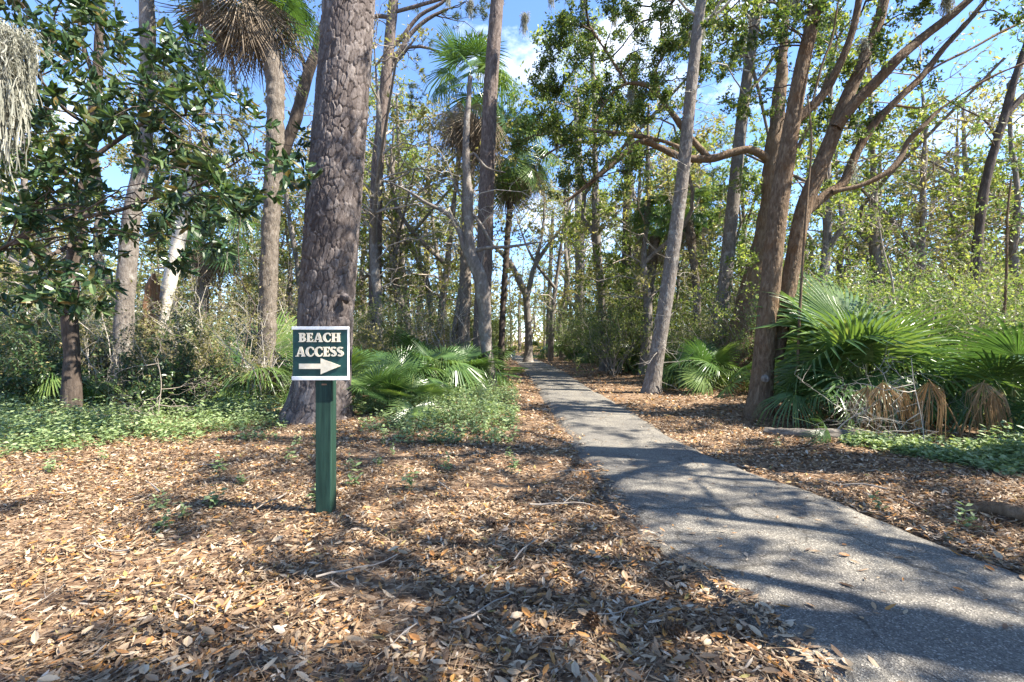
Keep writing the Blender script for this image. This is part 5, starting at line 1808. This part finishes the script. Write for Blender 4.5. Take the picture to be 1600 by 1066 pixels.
mossA, mossB, mossC = moss_mesh(1, 1.3, 0.24, 800), moss_mesh(2, 0.9, 0.10, 200), moss_mesh(3, 0.6, 0.07, 110)
o = tag(obj('spanish_moss', mossA, None, tuple(px(8, 40, 6.0))), 'large grey curtain of Spanish moss hanging over the magnolia', 'Spanish moss')
o.scale = (1.15, 1.15, 1.3)
for i, (a, b, Y, me) in enumerate([(700, -20, 20.5, mossB), (735, 0, 20.5, mossB), (862, -25, 16, mossB), (912, -10, 16, mossB), (1245, -30, 9.4, mossC), (1160, 60, 17, mossB), (1095, 40, 14, mossC), (1350, 60, 9.6, mossC), (870, 215, 16, mossC), (985, 140, 16, mossC), (1480, -10, 9.1, mossC), (820, 20, 16.5, mossB), (960, 20, 15.5, mossC), (1330, 250, 9.8, mossC)]):
    o = tag(obj('spanish_moss', me, None, tuple(px(a, b, Y))), 'small grey wisp of Spanish moss hanging from a high branch', 'Spanish moss', 'moss wisps on high branches')
    o.rotation_euler = (0, 0, i * 1.3)

# ------------------------------------------------------------------ trees standing beside and behind the viewpoint (they shade the foreground)
def side_oak(X, Y, H, seed, label, R=3.2, ncl=34, per=3.0, h0=0.55):
    t = Tree('roadside_oak', label, (X, Y), 'tree', None, 'oak_bark', 'oak', 'dark_bark', seed)
    b = t.base
    rg = t.rng
    t.stem([b + np.array([0, 0, -0.4]), b + np.array([0.1, 0, H * 0.3]), b + np.array([-0.2, 0.1, H * 0.6]), b + np.array([-0.3, 0, H])], [0.36, 0.30, 0.2, 0.05], n=20, ds=0.2, disp=disp_ridge(0.015, seed, 10, 0.02), flare=0.4)
    for k in range(7):
        a = k * 0.9 + rg.normal(0, 0.2)
        h = H * rg.uniform(0.32, 0.6)
        d = np.array([math.cos(a), math.sin(a), 0])
        t.stem([b + np.array([0, 0, h]), b + d * R * 0.4 + np.array([0, 0, h + 0.9]), b + d * R * 0.75 + np.array([rg.normal(0, .4), rg.normal(0, .4), h + 1.9]), b + d * R * 1.1 + np.array([rg.normal(0, .6), rg.normal(0, .6), h + 2.6])], [0.09, 0.07, 0.05, 0.02], n=10, ds=0.2, name='limb')
    for k in range(ncl):
        a = rg.random() * 6.28
        rr = R * rg.random() ** 0.5 * 1.1
        t.reach(b + np.array([rr * math.cos(a), rr * math.sin(a), H * rg.uniform(h0, 1.0)]), 0.03, 2, 0.85, 4, 0.5, wander=0.3)
    t.leaf_out(per, 0.10, 0.045)
    return t.done()


side_oak(7.8, 0.9, 11.0, 801, 'oak standing right of the path beside the viewpoint', 3.8, 48, 15.0)
side_oak(5.7, -0.9, 10.0, 804, 'oak standing at the path edge just right of the viewpoint', 3.2, 42, 13.0)
side_oak(6.6, 5.0, 12.5, 805, 'slender tall oak at the right path edge beside the viewpoint', 2.5, 22, 7.0, 0.72)
side_oak(7.0, -3.5, 10.0, 802, 'oak standing behind the viewpoint right of the path', 3.4, 30, 10.0)
side_oak(10.5, 4.4, 11.0, 803, 'oak standing in the thicket right of the viewpoint', 3.4, 34, 10.0)

# ------------------------------------------------------------------ the far wood
fw = MB()
rg = RNG(900)
n = 150000
ang = rg.uniform(-2.2, 2.2, n)
rad = rg.uniform(58, 105, n)
top = 7 + 9 * fbm(np.stack([ang * 9, rad * 0.05, ang * 0], -1), 91, 3) ** 1.4 * 2.0
hh = top * rg.random(n) ** 1.3
P = np.stack([rad * np.sin(ang), rad * np.cos(ang), hh], -1)
dn = fbm(P * 0.28, 92, 3)
k = (rg.random(n) < np.clip((dn - 0.36) * 5 + np.clip(1 - hh / 4, 0, 1), 0, 1)) & ~((np.abs(P[:, 0] + 6) < 4) & (P[:, 1] < 70) & (hh < 2))
P = P[k]
m = len(P)
leaves(fw, P, rg.normal(0, 1, (m, 3)), rg.normal(0, 1, (m, 3)) + UP * 0.4, rg.uniform(0.3, 0.75, m), rg.uniform(0.2, 0.5, m), T_DIAMOND, np.clip(rg.random(m) * 0.6 + (dn[k] - 0.35), 0, 0.999))
for i in range(260):
    a_, r_ = rg.uniform(-2.2, 2.2), rg.uniform(56, 100)
    b = np.array([r_ * math.sin(a_), r_ * math.cos(a_), -0.5])
    H = rg.uniform(8, 19)
    tube(fw, np.array([b, b + np.array([rg.normal(0, 0.4), 0, H * 0.5]), b + np.array([rg.normal(0, 0.9), 0, H])]), np.array([0.22, 0.16, 0.04]) * rg.uniform(0.6, 1.4), 5, 0.5, 1)
tag(obj('far_wood', fw.mesh('far_wood', [M['olive'], M['grey_bark']])), 'hazy mass of distant woodland behind everything', None, None, 'stuff')

for o in bpy.data.objects:
    if o.name.split('.')[0] in ('branches', 'foliage', 'crown') and o.parent is not None:
        o['kind'] = 'stuff'
